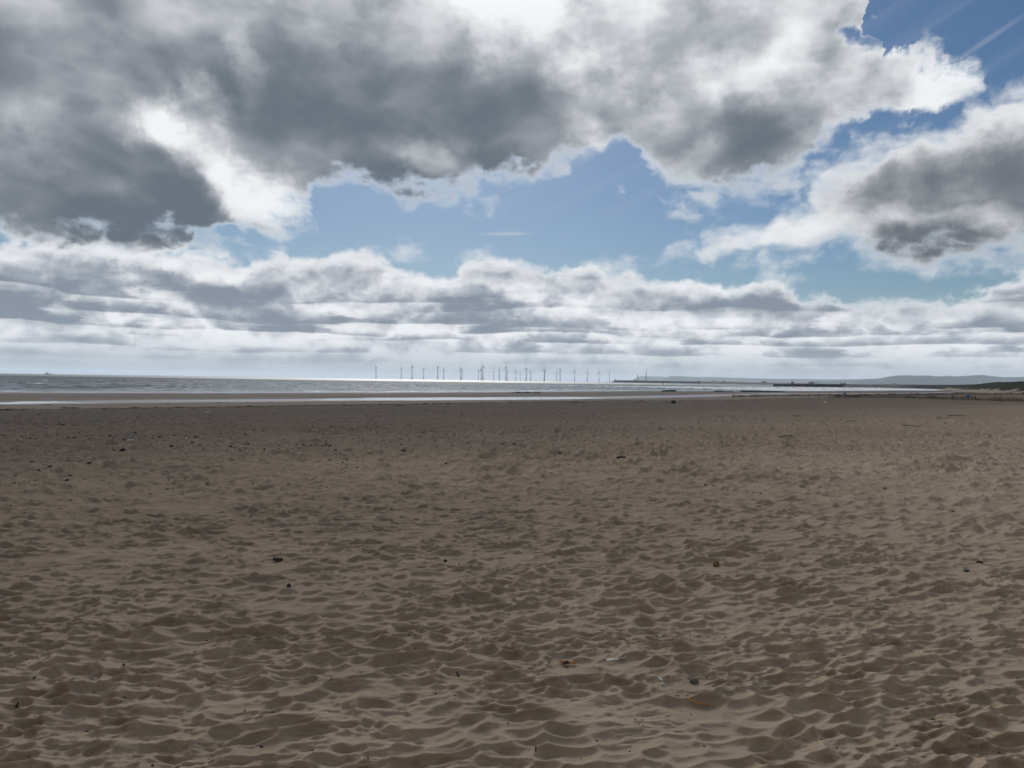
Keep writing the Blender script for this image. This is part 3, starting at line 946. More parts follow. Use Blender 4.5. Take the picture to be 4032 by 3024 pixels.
def far_tree(u, v, dist, h, label, seed):
    b = at_dist(u, v, dist)
    t = empty('bush', (b.x, b.y, b.z - .2))
    tag(t, label, 'bush', 'bushes on the bank behind the bay')
    MB().tube((0, 0, -.5), (0, 0, h * .6), h * .05, h * .025, 6).build('trunk', M['wet_wood'], t)
    rnd = random.Random(seed)
    cm = MB()
    for k in range(90):
        a, e, rr_ = rnd.random() * 6.28, rnd.uniform(-.6, 1), rnd.random() ** .5
        c = Vector((math.cos(a) * h * .42 * rr_, math.sin(a) * h * .42 * rr_, h * .68 + e * h * .33 * (1 - .5 * rr_)))
        s = h * rnd.uniform(.06, .12)
        d1 = Vector((rnd.uniform(-1, 1), rnd.uniform(-1, 1), rnd.uniform(-.6, .6))).normalized() * s
        d2 = d1.orthogonal().normalized() * s * .8
        n = d1.cross(d2).normalized() * s * .4
        cm.add([c - d1, c - d2 + n, c + d1, c + d2 + n], [(0, 1, 2, 3)])
    cm.build('crown', M_LEAF, t)


M_LEAF = material('dark foliage', (0.028, 0.042, 0.020), 0.9, 0.2, (0.6, 0.5))
for k, (x, h, lb) in enumerate(((185, 1.5, 'low bush on the bank, leftmost of the four bushes'), (250, 2.0, 'broad bush on the bank left of the two close bushes'), (412, 2.4, 'taller of two close bushes on the bank behind the bay'), (442, 2.2, 'shorter of two close bushes on the bank behind the bay'))):
    far_tree(*c7(x, 259), 1110, h, lb, k)

# ------------------------------------------------------------------ dunes on the right
m_dune = bpy.data.materials.new('dune sand and marram')
m_dune.use_nodes = True
_g = G(m_dune.node_tree)
_b = m_dune.node_tree.nodes['Principled BSDF']
_b.inputs['Roughness'].default_value = 0.95; _b.inputs['Specular IOR Level'].default_value = 0.1
_p = _g.n('ShaderNodeNewGeometry').outputs['Position']
_n = _g.noise(_p, 0.16, 5.0, 0.6); _z = _g.sep(_p)[2]
_veg = _g.ss(_g.add(_g.mul(_z, 0.24), _g.mad(_n, 1.3, -0.56)), 0.05, 0.25)
_gr = _g.mixc(_g.ss(_g.noise(_p, 0.7, 4.0, 0.6), .35, .65), (0.014, 0.019, 0.009), (0.038, 0.042, 0.020))
m_dune.node_tree.links.new(_g.mixc(_veg, (0.30, 0.25, 0.195), _gr), _b.inputs['Base Color'])
d1 = [(*c7(x, y), d) for x, y, d in ((1620, 300, 440), (1690, 256, 420), (1740, 246, 410), (1850, 238, 390), (1960, 240, 375), (2060, 237, 360), (2140, 232, 350), (2212, 230, 340), (2500, 225, 320), (3000, 215, 300), (3800, 210, 280))]
DUNE = px_ridge(d1)
tag(link('dunes', ridge_mesh('dunes', DUNE, m_dune, 17, -1.2, 0.10, 260, 9)), kind='structure')
d2 = [(*c7(x, y), d) for x, y, d in ((1380, 285, 720), (1430, 268, 700), (1520, 256, 660), (1600, 254, 640), (1700, 250, 600), (1850, 250, 560), (2100, 250, 520), (2600, 250, 500))]
tag(link('far_dunes', ridge_mesh('far_dunes', px_ridge(d2), m_dune, 24, -1.5, 0.08, 200, 10)), kind='structure')


def dune_grass():
    P = np.array(DUNE)
    d = np.concatenate([[0], np.cumsum(np.hypot(np.diff(P[:, 0]), np.diff(P[:, 1])))])
    rnd = random.Random(5)
    mb = MB()
    for k in range(2600):
        q = rnd.uniform(18, min(d[-1], 170))
        x, y, z = (np.interp(q, d, P[:, i]) for i in range(3))
        o = rnd.uniform(-.3, .62) * 17
        f = np.interp(o / 17, [-.3, 0, .2, .45, .72], [.97, 1, .94, .68, .3])
        nrm = math.hypot(x, y)
        bx, by = x - x / nrm * o, y - y / nrm * o
        bz = -1.2 + (z + 1.2) * f - .25
        hgt = rnd.uniform(.5, 1.0); a = rnd.random() * 6.28
        for j in range(3):
            a2 = a + j * 2.1
            lx, ly = math.cos(a2) * .35, math.sin(a2) * .35
            w = .22
            mb.add([(bx - ly * w, by + lx * w, bz), (bx + ly * w, by - lx * w, bz), (bx + lx * 1.4 + ly * .03, by + ly * 1.4, bz + hgt), (bx + lx * 1.4 - ly * .03, by + ly * 1.4, bz + hgt * .96)], [(0, 1, 2, 3)])
    o = mb.build('dune_grass', material('marram grass', (0.022, 0.028, 0.013), 0.85, 0.2, (0.8, 0.6)))
    tag(o, 'dark green marram grass covering the dune tops', 'grass', kind='stuff')


dune_grass()

# ------------------------------------------------------------------ wind farm
BLADE_L, HUB_Z = 46.0, 82.0


def blade_mesh():
    mb = MB()
    sec = [(0, 1.1, 1.0), (.06, 1.2, 1.1), (.2, 2.0, .7), (.5, 1.45, .5), (.8, 1.0, .35), (1.0, .4, .15)]
    ring = []
    for f, c, th in sec:
        z = 1.2 + f * BLADE_L
        ring.append([(math.cos(a) * c + (.35 * c if f > .1 else 0), math.sin(a) * th, z) for a in [2 * math.pi * k / 8 for k in range(8)]])
    vs = [v for r_ in ring for v in r_]
    fs = [(i * 8 + k, i * 8 + (k + 1) % 8, (i + 1) * 8 + (k + 1) % 8, (i + 1) * 8 + k) for i in range(len(sec) - 1) for k in range(8)]
    fs += [tuple(range(7, -1, -1)), tuple(range(40, 48))]
    return mb.add(vs, fs).mesh('blade', M['turbine'], True)


ME_T = {
    'tower': MB().tube((0, 0, 18), (0, 0, HUB_Z - 1.8), 2.5, 1.5, 16).mesh('tower', M['turbine'], True),
    'foundation': MB().tube((0, 0, -6), (0, 0, 16), 2.9, 2.9, 16).mesh('foundation', M['yellow'], True),
    'work_platform': MB().tube((0, 0, 16), (0, 0, 16.8), 5.0, 5.0, 14).tube((0, 0, 16.8), (0, 0, 18.0), 3.0, 2.7, 14).mesh('work_platform', M['dark_steel']),
    'boat_ladder': MB().tube((3.1, -.7, -2), (3.1, -.7, 16), .3, n=5).tube((3.1, .7, -2), (3.1, .7, 16), .3, n=5).mesh('boat_ladder', M['yellow']),
    'nacelle': MB().box((0, 3.2, 0), (3.8, 11.5, 4.0)).box((0, 8.0, 2.5), (2.0, 2.4, 1.2)).mesh('nacelle', M['turbine']),
    'hub': MB().tube((0, .9, 0), (0, -1.0, 0), 1.9, 1.6, 12).tube((0, -1.0, 0), (0, -2.4, 0), 1.6, .5, 12).mesh('hub', M['turbine'], True),
    'blade': blade_mesh(),
}


def turbine(base, yaw, phase, label):
    t = empty('wind_turbine', base)
    tag(t, label, 'wind turbine', 'wind turbines standing in the sea')
    for k in ('tower', 'foundation', 'work_platform', 'boat_ladder'):
        link(k, ME_T[k], t)
    na = link('nacelle', ME_T['nacelle'], t, (0, 0, HUB_Z)); na.rotation_euler = (0, 0, yaw)
    hb = link('hub', ME_T['hub'], t, (math.sin(yaw) * 3.8, -math.cos(yaw) * 3.8, HUB_Z)); hb.rotation_euler = (0, 0, yaw)
    for k in range(3):
        bl = link('blade', ME_T['blade'], hb)
        bl.rotation_euler = (0, R(phase + 120 * k), 0)
    return t


TB = [  # origin x, origin y, tower x, hub y, base y (crop pixels), blade phase
    (1400, 295, 240, 405, 14), (1400, 662, 253, 410, -18), (1400, 818, 228, 413, -20), (1400, 987, 265, 415, 62), (1400, 1193, 241, 418, 60), (1400, 1280, 275, 418, 57),
    (1400, 1524, 258, 423, -12), (1400, 1543, 287, 423, 64), (1400, 1784, 295, 428, 42), (1400, 1822, 269, 428, -4), (1400, 1846, 227, 430, -15), (1400, 2003, 302, 430, 34), (1400, 2085, 278, 431, 28),
    (1400, 2182, 243, 436, 8), (1800, 731, 310, 434, 50), (1800, 851, 293, 436, 4), (1800, 915, 320, 437, -13), (1800, 1002, 260, 439, 5), (1800, 1065, 302, 438, 16),
    (1800, 1263, 272, 443, 14), (1800, 1269, 312, 443, 60), (1800, 1443, 320, 444, 11), (1800, 1494, 286, 445, 59), (1800, 1703, 297, 448, -8), (1800, 1888, 306, 452, 8), (1800, 2058, 316, 455, -5), (1800, 2212, 324, 458, 52)]
ORD = ('first second third fourth fifth sixth seventh eighth ninth tenth eleventh twelfth thirteenth fourteenth fifteenth sixteenth seventeenth '
       'eighteenth nineteenth twentieth').split()
for i, (ox, tx, hy, by, ph) in enumerate(TB):
    u = ox + tx * .27125
    dist = HUB_Z * FPX / ((by - hy) * .27125)
    b = at_dist(u, 1500, dist)
    pose = 'two blades raised in a V' if ph > 45 else ('one blade upright leaning left' if ph < 0 else ('one blade upright leaning right' if ph < 25 else 'blades turned half round'))
    if i < 14:
        w = ORD[i] + ' from the left'
    else:
        w = (ORD[26 - i] + ' from the right') if i < 26 else 'rightmost, beside the breakwater tip'
    if i == 0: w = 'alone at the left end'
    turbine((b.x, b.y, SEA_Z), R(-62 + random.uniform(-3, 3)), ph, 'wind turbine with %s, %s' % (pose, w))

# ------------------------------------------------------------------ ship, beacon, buoy
def build_ship():
    d = 3900.0
    b = at_dist(190, 1474, d)
    t = empty('work_boat', (b.x, b.y, SEA_Z), R(4))
    tag(t, 'small work ship with white wheelhouse on the horizon at the far left', 'ship')
    hull = MB()
    st = [(-19, .2, 3.6), (-16, 3.4, 3.4), (-8, 4.3, 2.6), (6, 4.4, 2.2), (15, 4.0, 2.3), (19, 3.2, 2.6)]
    vs = []
    for x, hw, h in st:
        vs += [(x, -hw, h), (x * .95, -hw * .7, -1.2), (x * .95, hw * .7, -1.2), (x, hw, h)]
    fs = [(i * 4 + a, (i + 1) * 4 + a, (i + 1) * 4 + bq, i * 4 + bq) for i in range(len(st) - 1) for a, bq in ((0, 1), (1, 2), (2, 3), (3, 0))]
    hull.add(vs, fs + [(3, 2, 1, 0), (20, 21, 22, 23)])
    hull.build('hull', M['hull'], t)
    MB().box((-6, 0, 4.3), (11, 6.4, 4.2)).build('deckhouse', M['ship_white'], t)
    wh = MB().box((-6.5, 0, 7.9), (7, 5.2, 3.0), 0, .9).build('wheelhouse', M['ship_white'], t)
    MB().box((-6.5, -2.55, 8.2), (5.4, .3, 1.0)).build('window', M['glass'], wh)
    MB().tube((-6, 0, 9.4), (-6, 0, 15), .3, .15, 6).tube((-7.6, 0, 12.2), (-4.4, 0, 12.2), .15, n=5).build('mast', M['dark_steel'], t)
    MB().tube((-1.5, 0, 6.4), (-1.5, 0, 9.0), 1.0, .9, 8).build('funnel', M['hull'], t)
    MB().tube((11, 0, 2.2), (11, 0, 5.0), .9, .7, 8).tube((11, 0, 5.0), (18.5, 0, 8.6), .5, .3, 6).build('crane', M['dark_steel'], t)
    MB().box((5, 0, 3.0), (5, 4, 1.8)).box((-13.5, 0, 4.6), (3, 3.4, 2.0)).build('deck_cargo', M['hull'], t)
    MB().tube((-15, -3.3, 4.4), (-10, -4.0, 3.9), .1, n=4).tube((7, -4.3, 3.4), (18, -3.4, 3.7), .1, n=4).build('railing', M['ship_white'], t)


build_ship()

p = at_plane(*c5(1141, 434), SEA_Z)
bc = empty('beacon', (p.x, p.y, SEA_Z))
tag(bc, 'dark pole beacon standing in the shallow sea before the breakwater', 'beacon')
MB().tube((0, 0, -2.5), (0, 0, 2.6), .28, .24, 8).build('pole', M['dark_steel'], bc)
MB().tube((0, 0, 2.6), (0, 0, 2.75), .5, .5, 8).tube((0, 0, 2.75), (0, 0, 4.0), .42, .34, 8).build('top_mark', M['dark_steel'], bc)
p = at_dist(2388, 1507, 2300)
by_ = empty('buoy', (p.x, p.y, SEA_Z))
tag(by_, 'small dark buoy floating left of the breakwater tip', 'buoy')
MB().tube((0, 0, -.6), (0, 0, .9), 1.4, 1.2, 10).build('float', M['dark_steel'], by_)
MB().tube((0, 0, .9), (0, 0, 4.2), .5, .15, 6).build('frame', M['dark_steel'], by_)
p = at_dist(1430, 1491, 2600)
by_ = empty('buoy', (p.x, p.y, SEA_Z))
tag(by_, 'small buoy in the glittering sea below the leftmost turbine', 'buoy')
MB().tube((0, 0, -.6), (0, 0, .9), 1.2, 1.0, 10).build('float', M['dark_steel'], by_)
MB().tube((0, 0, .9), (0, 0, 3.4), .4, .12, 6).build('frame', M['dark_steel'], by_)


# ------------------------------------------------------------------ stones and wrack on the beach
def rock_mesh(name, mat, sx, sy, sz, seed, sub=2, rough=0.22, sink=0.35):
    bm = bmesh.new()
    bmesh.ops.create_icosphere(bm, subdivisions=sub, radius=1.0)
    rnd = random.Random(seed)
    ph = [rnd.uniform(0, 6.28) for _ in range(9)]
    for v in bm.verts:
        c = v.co
        n = math.sin(c.x * 2.3 + ph[0]) * math.sin(c.y * 2.7 + ph[1]) + .6 * math.sin(c.z * 4.1 + ph[2] + c.x * 3) + .5 * math.sin(c.y * 6.3 + ph[3] + c.z * 2)
        k = 1 + rough * n * .6 + rnd.uniform(-.04, .04)
        v.co = Vector((c.x * sx * k, c.y * sy * k, (c.z * k + 1 - 2 * sink) * sz))
    me = bpy.data.meshes.new(name)
    bm.to_mesh(me); bm.free()
    me.materials.append(mat)
    me.polygons.foreach_set('use_smooth', [True] * len(me.polygons))
    return me


def build_pebbles():
    rnd = random.Random(11)
    protos = [rock_mesh('pebble', M['pebble'] if k % 4 else M['pebble_grey'], .024 * (1 + .45 * (k % 3)), .022, .008 + .0025 * (k % 4), 30 + k, 1, .3, .3) for k in range(8)]
    cand = []
    while len(cand) < 9500:
        az = R(rnd.uniform(-36.5, 36.5)); d = 13.0 / (rnd.random() * .76 + .24)
        x, y = d * math.sin(az), d * math.cos(az)
        s, t = shore(np.array([x]), np.array([y])); s = float(s[0])
        n = float(fbm(np.array([x / 3.5]), np.array([y / 2.2]), 3, 81)[0])
        w = np.interp(s, [103, 112, 122, 138, 148, 153], [.05, .9, 1, .6, .08, .0]) * np.interp(math.degrees(az), [-36, -8, 9, 16, 36], [1, 1, .95, .5, .3])
        if rnd.random() > w * np.clip(.55 + 1.6 * n, .04, 1.4):
            continue
        cand.append((x, y, d, rnd.lognormvariate(-.45, .40)))
    X = np.array([c[0] for c in cand]); Y = np.array([c[1] for c in cand])
    Z = sand_height(X, Y)[0]
    order = sorted(range(len(cand)), key=lambda i: -cand[i][3] / cand[i][2])
    for i in order[:290]:
        x, y, d, k = cand[i]
        o = link('pebble', rnd.choice(protos), None, (x, y, Z[i]))
        o.rotation_euler = (rnd.uniform(-.2, .2), rnd.uniform(-.2, .2), rnd.random() * 6.28)
        o.scale = (k, k, k)
        tag(o, 'small dark pebble lying among many in the stony band of the beach', 'pebble', 'dark pebbles scattered over the stony band')
    mb = MB()
    base = [[tuple(v.co) for v in pm.vertices] for pm in protos[:1]][0]
    ico = bmesh.new(); bmesh.ops.create_icosphere(ico, subdivisions=1, radius=1.0)
    fs = [tuple(v.index for v in f.verts) for f in ico.faces]; ico.free()
    octv = [(1, 0, 0), (-1, 0, 0), (0, 1, 0), (0, -1, 0), (0, 0, 1), (0, 0, -.6)]
    octf = [(0, 2, 4), (2, 1, 4), (1, 3, 4), (3, 0, 4), (2, 0, 5), (1, 2, 5), (3, 1, 5), (0, 3, 5)]
    extra = []
    while len(extra) < 4200:                   # fine specks thinning out towards the dry sand
        az = R(rnd.uniform(-37, 37)); d = 11.0 / (rnd.random() * .77 + .23)
        x, y = d * math.sin(az), d * math.cos(az)
        s = float(shore(np.array([x]), np.array([y]))[0][0])
        if rnd.random() < np.interp(s, [100, 108, 135, 152, 158], [.3, 1, .8, .25, .05]):
            extra.append((x, y, d, rnd.lognormvariate(-.75, .35)))
    EZ = sand_height(np.array([c[0] for c in extra]), np.array([c[1] for c in extra]))[0]
    rest = [(*cand[i], Z[i]) for i in order[290:]] + [(*c, z) for c, z in zip(extra, EZ)]
    for x, y, d, k, z in rest:
        a = rnd.random() * 6.28; ca, sa = math.cos(a), math.sin(a)
        sx, sy, sz = .030 * k * rnd.uniform(.8, 1.8), .026 * k, .011 * k * rnd.uniform(.7, 1.4)
        mb.add([(x + (vx * sx * ca - vy * sy * sa), y + (vx * sx * sa + vy * sy * ca), z + vz * sz + .2 * sz) for vx, vy, vz in octv], octf)
    tag(mb.build('shingle', M['pebble'], None, True), 'scattered shingle of small dark stones across the beach', 'shingle', kind='stuff')


build_pebbles()


def build_wrack():
    rnd = random.Random(21)
    mb = MB()
    octv = [(1, 0, 0), (-1, 0, 0), (0, 1, 0), (0, -1, 0), (0, 0, 1), (0, 0, -.6)]
    octf = [(0, 2, 4), (2, 1, 4), (1, 3, 4), (3, 0, 4), (2, 0, 5), (1, 2, 5), (3, 1, 5), (0, 3, 5)]
    pts = []
    for line, dens, wd in ((106.5, 2600, .38), (101, 160, 1.0), (79, 160, .7), (114, 260, 1.6)):
        for k in range(dens):
            t = rnd.uniform(-70, 130) if line == 106.5 else rnd.uniform(-60, 330)
            fade = 1.0 if t < 14 else (.5 if t < 40 else .25)
            if line == 106.5 and rnd.random() > fade: continue
            s = line + rnd.gauss(0, wd) + 1.4 * math.sin(t / 17.0) + .7 * math.sin(t / 6.1)
            s2 = s + float(np.interp(t, T_W, W_W))
            pts.append((-95 + s2 * .745 + t * .667, 138 - s2 * .667 + t * .745))
    X = np.array([p[0] for p in pts]); Y = np.array([p[1] for p in pts]); Z = sand_height(X, Y)[0]
    for x, y, z in zip(X, Y, Z):
        a = R(48) + rnd.gauss(0, .5); ca, sa = math.cos(a), math.sin(a)
        sx, sy, sz = rnd.uniform(.12, .6), rnd.uniform(.06, .16), rnd.uniform(.02, .07)
        mb.add([(x + (vx * sx * ca - vy * sy * sa), y + (vx * sx * sa + vy * sy * ca), z + vz * sz) for vx, vy, vz in octv], octf)
    tag(mb.build('strandline', M['seaweed'], None, True), 'dark line of dried seaweed and debris left along the beach by the tide', 'seaweed', kind='stuff')


build_wrack()


def rock(name, u, v, wpx, hpx, mat, label, cat, seed, aspect=.8, rough=.25, group=None, sink=.3, sub=3):
    """a stone seen at (u, v) (its foot), wpx wide and hpx high in the photograph"""
    p = on_ground(u, v)
    dist = math.hypot(p.x, p.y)
    sx = wpx / FPX * dist / 2; sz = hpx / FPX * dist / (2 * (1 - sink))
    me = rock_mesh(name, mat, sx, sx * aspect, sz, seed, sub, rough, sink)
    o = link(name, me, None, (p.x, p.y, p.z - .003))
    return tag(o, label, cat, group)


# the low weed-covered rocks where the sea meets the sand
for k, (x, w, h) in enumerate(((770, 44, 5), (812, 60, 12), (885, 70, 20), (962, 66, 15), (1010, 52, 21), (1075, 60, 12), (1120, 62, 17), (1190, 56, 17), (1245, 34, 7))):
    rock('weedy_rock', 1800 + x * .27125, 1548, w * .27125, h * .27125, M['weed_rock'], 'low rock under dark green seaweed in the dark clump at the water edge', 'rock', 60 + k, .8, .4, 'seaweed covered rocks at the water edge', .25)
for k in range(14):
    rock('weedy_rock', 1800 + (1290 + k * 31) * .27125, 1380 + 617 * .27125, random.uniform(2.5, 4.5), 1.3, M['weed_rock'], 'small dark stone in the row trailing right of the weedy rocks', 'rock', 80 + k, .8, .3, 'small stones trailing from the weedy rocks', .25, 1)


# low dark ledges at the waterline
def ledge(cc, x0, x1, y, h, label):
    a, b = at_plane(*cc(x0, y), SEA_Z + .05), at_plane(*cc(x1, y), SEA_Z + .05)
    d = (b - a).length
    t = empty('rock_ledge', tuple((a + b) / 2), math.atan2(b.y - a.y, b.x - a.x))
    tag(t, label, 'ledge')
    mb = MB(); tp = MB()
    n = max(2, int(d / 2.2))
    for k in range(n):
        w = d / n
        x = -d / 2 + (k + .5) * w
        hh = h * random.uniform(.7, 1.1)
        mb.box((x, random.uniform(-.2, .2), hh / 2 - .3), (w * 1.04, 1.5 + random.random(), hh + .6), random.uniform(-.08, .08), .86)
        tp.box((x + random.uniform(-.2, .2), random.uniform(-.2, .2), hh + .05), (w * .8, 1.1, .12), random.uniform(-.3, .3), .7)
    mb.build('rock_body', M['weed_rock'], t)
    tp.build('weed_cover', M['seaweed'], t)


ledge(c5, 1150, 1215, 523, .45, 'shorter dark ledge in the surf edge, left of its neighbour')
ledge(c5, 1222, 1310, 522, .55, 'dark ledge lying in the surf edge just right of a shorter one')
ledge(c6, 70, 188, 527, .4, 'flat dark ledge at the waterline left of the fence end')
ledge(c6, 243, 303, 528, .3, 'short flat dark ledge at the waterline above the fence end')
ledge(c6, 452, 740, 528, .5, 'long dark ledge at the waterline behind the start of the fence')
ledge(c6, 760, 1030, 529, .4, 'dark ledge at the waterline tapering off to the right behind the fence')


# ------------------------------------------------------------------ sand fences
def fence(label, pts, post_every, hgt, pal_from, pal_to, seed, mat, gap):
    P = [on_ground(u, v) for u, v in pts]
    d = [0.0]
    for a, b in zip(P[:-1], P[1:]): d.append(d[-1] + math.hypot(b.x - a.x, b.y - a.y))
    def at(q):
        x = float(np.interp(q, d, [p.x for p in P])); y = float(np.interp(q, d, [p.y for p in P]))
        return x, y
    o = P[0]
    t = empty('sand_fence', (o.x, o.y, o.z))
    tag(t, label, 'fence', 'low sand fences on the upper beach')
    rnd = random.Random(seed)
    n = int(d[-1] / post_every)
    for k in range(n + 1):
        x, y = at(k * post_every)
        z = ground_z(x, y)
        h = hgt * rnd.uniform(.95, 1.25)
        MB().tube((0, 0, -.3), (rnd.gauss(0, .04), rnd.gauss(0, .04), h), .06, .05, 7).build('post', M['grey_wood'], t, False, (x - o.x, y - o.y, z - o.z))
    mb = MB(); wire = MB()
    q = pal_from * d[-1]
    last = None
    while q < pal_to * d[-1]:
        x, y = at(q); z = ground_z(x, y)
        sag = .8 + .3 * math.sin(q * .9 + seed) * math.sin(q * .23)
        if rnd.random() < .93 and sag > .42:
            h = hgt * sag * rnd.uniform(.8, 1.0)
            lx, ly = rnd.gauss(0, .03), rnd.gauss(0, .03)
            mb.add([(x - o.x - .022, y - o.y, z - o.z - .1), (x - o.x + .022, y - o.y, z - o.z - .1), (x - o.x, y - o.y + .02, z - o.z - .1),
                    (x - o.x - .018 + lx, y - o.y + ly, z - o.z + h), (x - o.x + .018 + lx, y - o.y + ly, z - o.z + h), (x - o.x + lx, y - o.y + .02 + ly, z - o.z + h)],
                   [(0, 1, 4, 3), (1, 2, 5, 4), (2, 0, 3, 5), (3, 4, 5)])
        if int(q / 1.5) != last:
            if last is not None:
                for f in (.3, .7):
                    wire.tube((pv[0] - o.x, pv[1] - o.y - .02, pv[2] - o.z + hgt * f), (x - o.x, y - o.y - .02, z - o.z + hgt * f), .008, n=4)
            last = int(q / 1.5); pv = (x, y, z)
        q += gap * rnd.uniform(.8, 1.25)
    tag(mb.build('paling', mat, t), kind='stuff')
    tag(wire.build('wire', M['dark_steel'], t), kind='stuff')
    return t


M_PAL2 = material('greyed paling', (0.15, 0.115, 0.08), 0.9, 0.2, (1.2, 0.35))
fence('nearer low sand fence with a row of weathered posts and grey paling', [(2887, 1564), (3060, 1563.5), (3163, 1563), (3385, 1565.5), (3558, 1568), (3743, 1573), (3881, 1577.5), (4060, 1583), (4500, 1598)],
      6.2, .62, .30, 1.0, 2, M_PAL2, .085)
fence('farther low sand fence of brown chestnut paling', [(2884, 1563), (3020, 1561), (3163, 1560.5), (3400, 1559.5), (3560, 1556), (3740, 1554), (4060, 1552.5), (4400, 1552)], 7.0, .60, 0.0, 1.0, 6, M['paling'], .075)


def blue_sign(u, v_top, v_foot, label):
    p = on_ground(u, v_foot)
    dist = math.hypot(p.x, p.y)
    h = (v_foot - v_top) / FPX * dist
    t = empty('round_sign', (p.x, p.y, p.z), math.atan2(-p.x, p.y))
    tag(t, label, 'sign', 'round blue signs on the sand fence')
    MB().tube((0, 0, -.3), (0, 0, h - .05), .045, .04, 7).build('post', M['grey_wood'], t)
    MB().tube((0, -.05, h - .22), (0, -.075, h - .22), .215, .215, 20).build('sign_face', M['sign_blue'], t)
    MB().tube((0, -.04, h - .22), (0, -.05, h - .22), .225, .225, 20).build('backing_plate', M['dark_steel'], t)


blue_sign(3327, 1547.5, 1566, 'round blue sign on a post at the farther left part of the fence')
blue_sign(3812, 1557, 1577, 'round blue sign on a post at the nearer right part of the fence')

# ------------------------------------------------------------------ things lying on the sand
def stick(name, pts, r0, r1, mat, label, cat, n=7, lift=0.0, knots=()):
    """a stick through photograph points; follows the ground"""
    P = [on_ground(u, v) for u, v in pts]
    o = P[0]
    mb = MB()
    for i, (a, b) in enumerate(zip(P[:-1], P[1:])):
        f0, f1 = i / (len(P) - 1), (i + 1) / (len(P) - 1)
        ra, rb = r0 + (r1 - r0) * f0, r0 + (r1 - r0) * f1
        up = Vector((0, 0, lift + ra * .8 + (.02 if ra > .009 else 0)))
        mb.tube(a - o + up, b - o + up, ra, rb, n)
    t = mb.build(name, mat, None, True, tuple(o))
    return tag(t, label, cat)


def splinter(name, pts, w, h, mat, label, cat, seed=0, lift=.012):
    """a broken slat of wood with ragged ends along photograph points"""
    P = [on_ground(u, v) for u, v in pts]
    o = P[0].copy()
    zs = [max(p.z for p in P)] * len(P)
    rnd = random.Random(seed)
    mb = MB()
    N = 9
    d = (P[-1] - P[0]); L_ = math.hypot(d.x, d.y); ux, uy = d.x / L_, d.y / L_
    for strand in range(3):
        off = (strand - 1) * w * .36
        s0, s1 = rnd.uniform(0, .12), 1 - rnd.uniform(0, .14)
        prev = None
        for k in range(N + 1):
            f = s0 + (s1 - s0) * k / N
            fx = f * (len(P) - 1); i = min(int(fx), len(P) - 2); g_ = fx - i
            q = P[i].lerp(P[i + 1], g_)
            z = P[0].z + (P[-1].z - P[0].z) * f
            z = max(z, q.z) + lift * (1 if k % 2 else .8)
            ww = w * .22 * (1 if 0 < k < N else .35)
            c = Vector((q.x - o.x - uy * off, q.y - o.y + ux * off, z - o.z + (strand == 1) * h * .2))
            ring = [c + Vector((-uy * ww, ux * ww, -h * .5)), c + Vector((uy * ww, -ux * ww, -h * .5)), c + Vector((uy * ww * .8, -ux * ww * .8, h * .5)), c + Vector((-uy * ww * .8, ux * ww * .8, h * .5))]
            if prev: mb.add(prev + ring, [(0, 1, 5, 4), (1, 2, 6, 5), (2, 3, 7, 6), (3, 0, 4, 7)])
            if k in (0, N): mb.add(ring, [(0, 1, 2, 3)])
            prev = ring
    t = mb.build(name, mat, None, False, tuple(o))
    return tag(t, label, cat)


# orange brown scraps of wood in the foreground
w1 = splinter('wood_scrap', [(2200, 2616), (2222, 2620), (2245, 2621), (2269, 2622)], .016, .010, M['driftwood'], 'short orange brown piece of wood lying left of the white spoon', 'wood', 3, .016)
pw = on_ground(2206, 2619)
MB().box((0, 0, 0), (.030, .018, .014), .4, .7).build('bark_patch', M['wet_wood'], w1, False, (on_ground(2229, 2621) - Vector(w1.location) + Vector((0, -.012, .022)))[:])
s1 = splinter('reed_stem', [(2690, 2769), (2718, 2779), (2748, 2786), (2780, 2790), (2811, 2793)], .008, .006, M['driftwood'], 'long thin orange brown reed stem bent on the sand at lower right', 'stem', 5, .014)


# half buried white plastic spoon
def build_spoon():
    a, b = on_ground(2390, 2613), on_ground(2462, 2602)
    c = a.lerp(b, .5); c.z = max(a.z, b.z, c.z) + .009
    L_ = math.hypot(b.x - a.x, b.y - a.y)
    t = empty('spoon', tuple(c), math.atan2(b.y - a.y, b.x - a.x))
    tag(t, 'white plastic spoon lying on the sand with its bowl to the right', 'spoon')
    hd = MB()
    for k in range(6):
        x0, x1 = -L_ / 2 + k * L_ * .62 / 6, -L_ / 2 + (k + 1) * L_ * .62 / 6
        hd.box(((x0 + x1) / 2, 0, .002 * math.sin(k)), (x1 - x0 + .001, .0115 - .0006 * k, .0045))
    hd.build('handle', M['plastic'], t)
    bw_ = MB()
    n, m = 14, 4
    vs = [(L_ * .31, 0, -.004)]
    for j in range(1, m + 1):
        for k in range(n):
            a_ = 2 * math.pi * k / n
            f = j / m
            vs.append((L_ * .31 + math.cos(a_) * L_ * .19 * f, math.sin(a_) * .016 * f, -.004 + .009 * f * f))
    fs = [(0, 1 + k, 1 + (k + 1) % n) for k in range(n)]
    for j in range(m - 1):
        for k in range(n):
            fs.append((1 + j * n + k, 1 + (j + 1) * n + k, 1 + (j + 1) * n + (k + 1) % n, 1 + j * n + (k + 1) % n))
    bw_.add(vs, fs)
    bo = bw_.build('bowl', M['plastic_clear'], t, True)
    sol = bo.modifiers.new('thickness', 'SOLIDIFY'); sol.thickness = .0018
    rim = MB()
    for k in range(n):
        a0, a1 = 2 * math.pi * k / n, 2 * math.pi * (k + 1) / n
        rim.tube((L_ * .31 + math.cos(a0) * L_ * .19, math.sin(a0) * .016, .0055), (L_ * .31 + math.cos(a1) * L_ * .19, math.sin(a1) * .016, .0055), .0016, n=5)
    rim.build('rim', M['plastic'], t)


build_spoon()


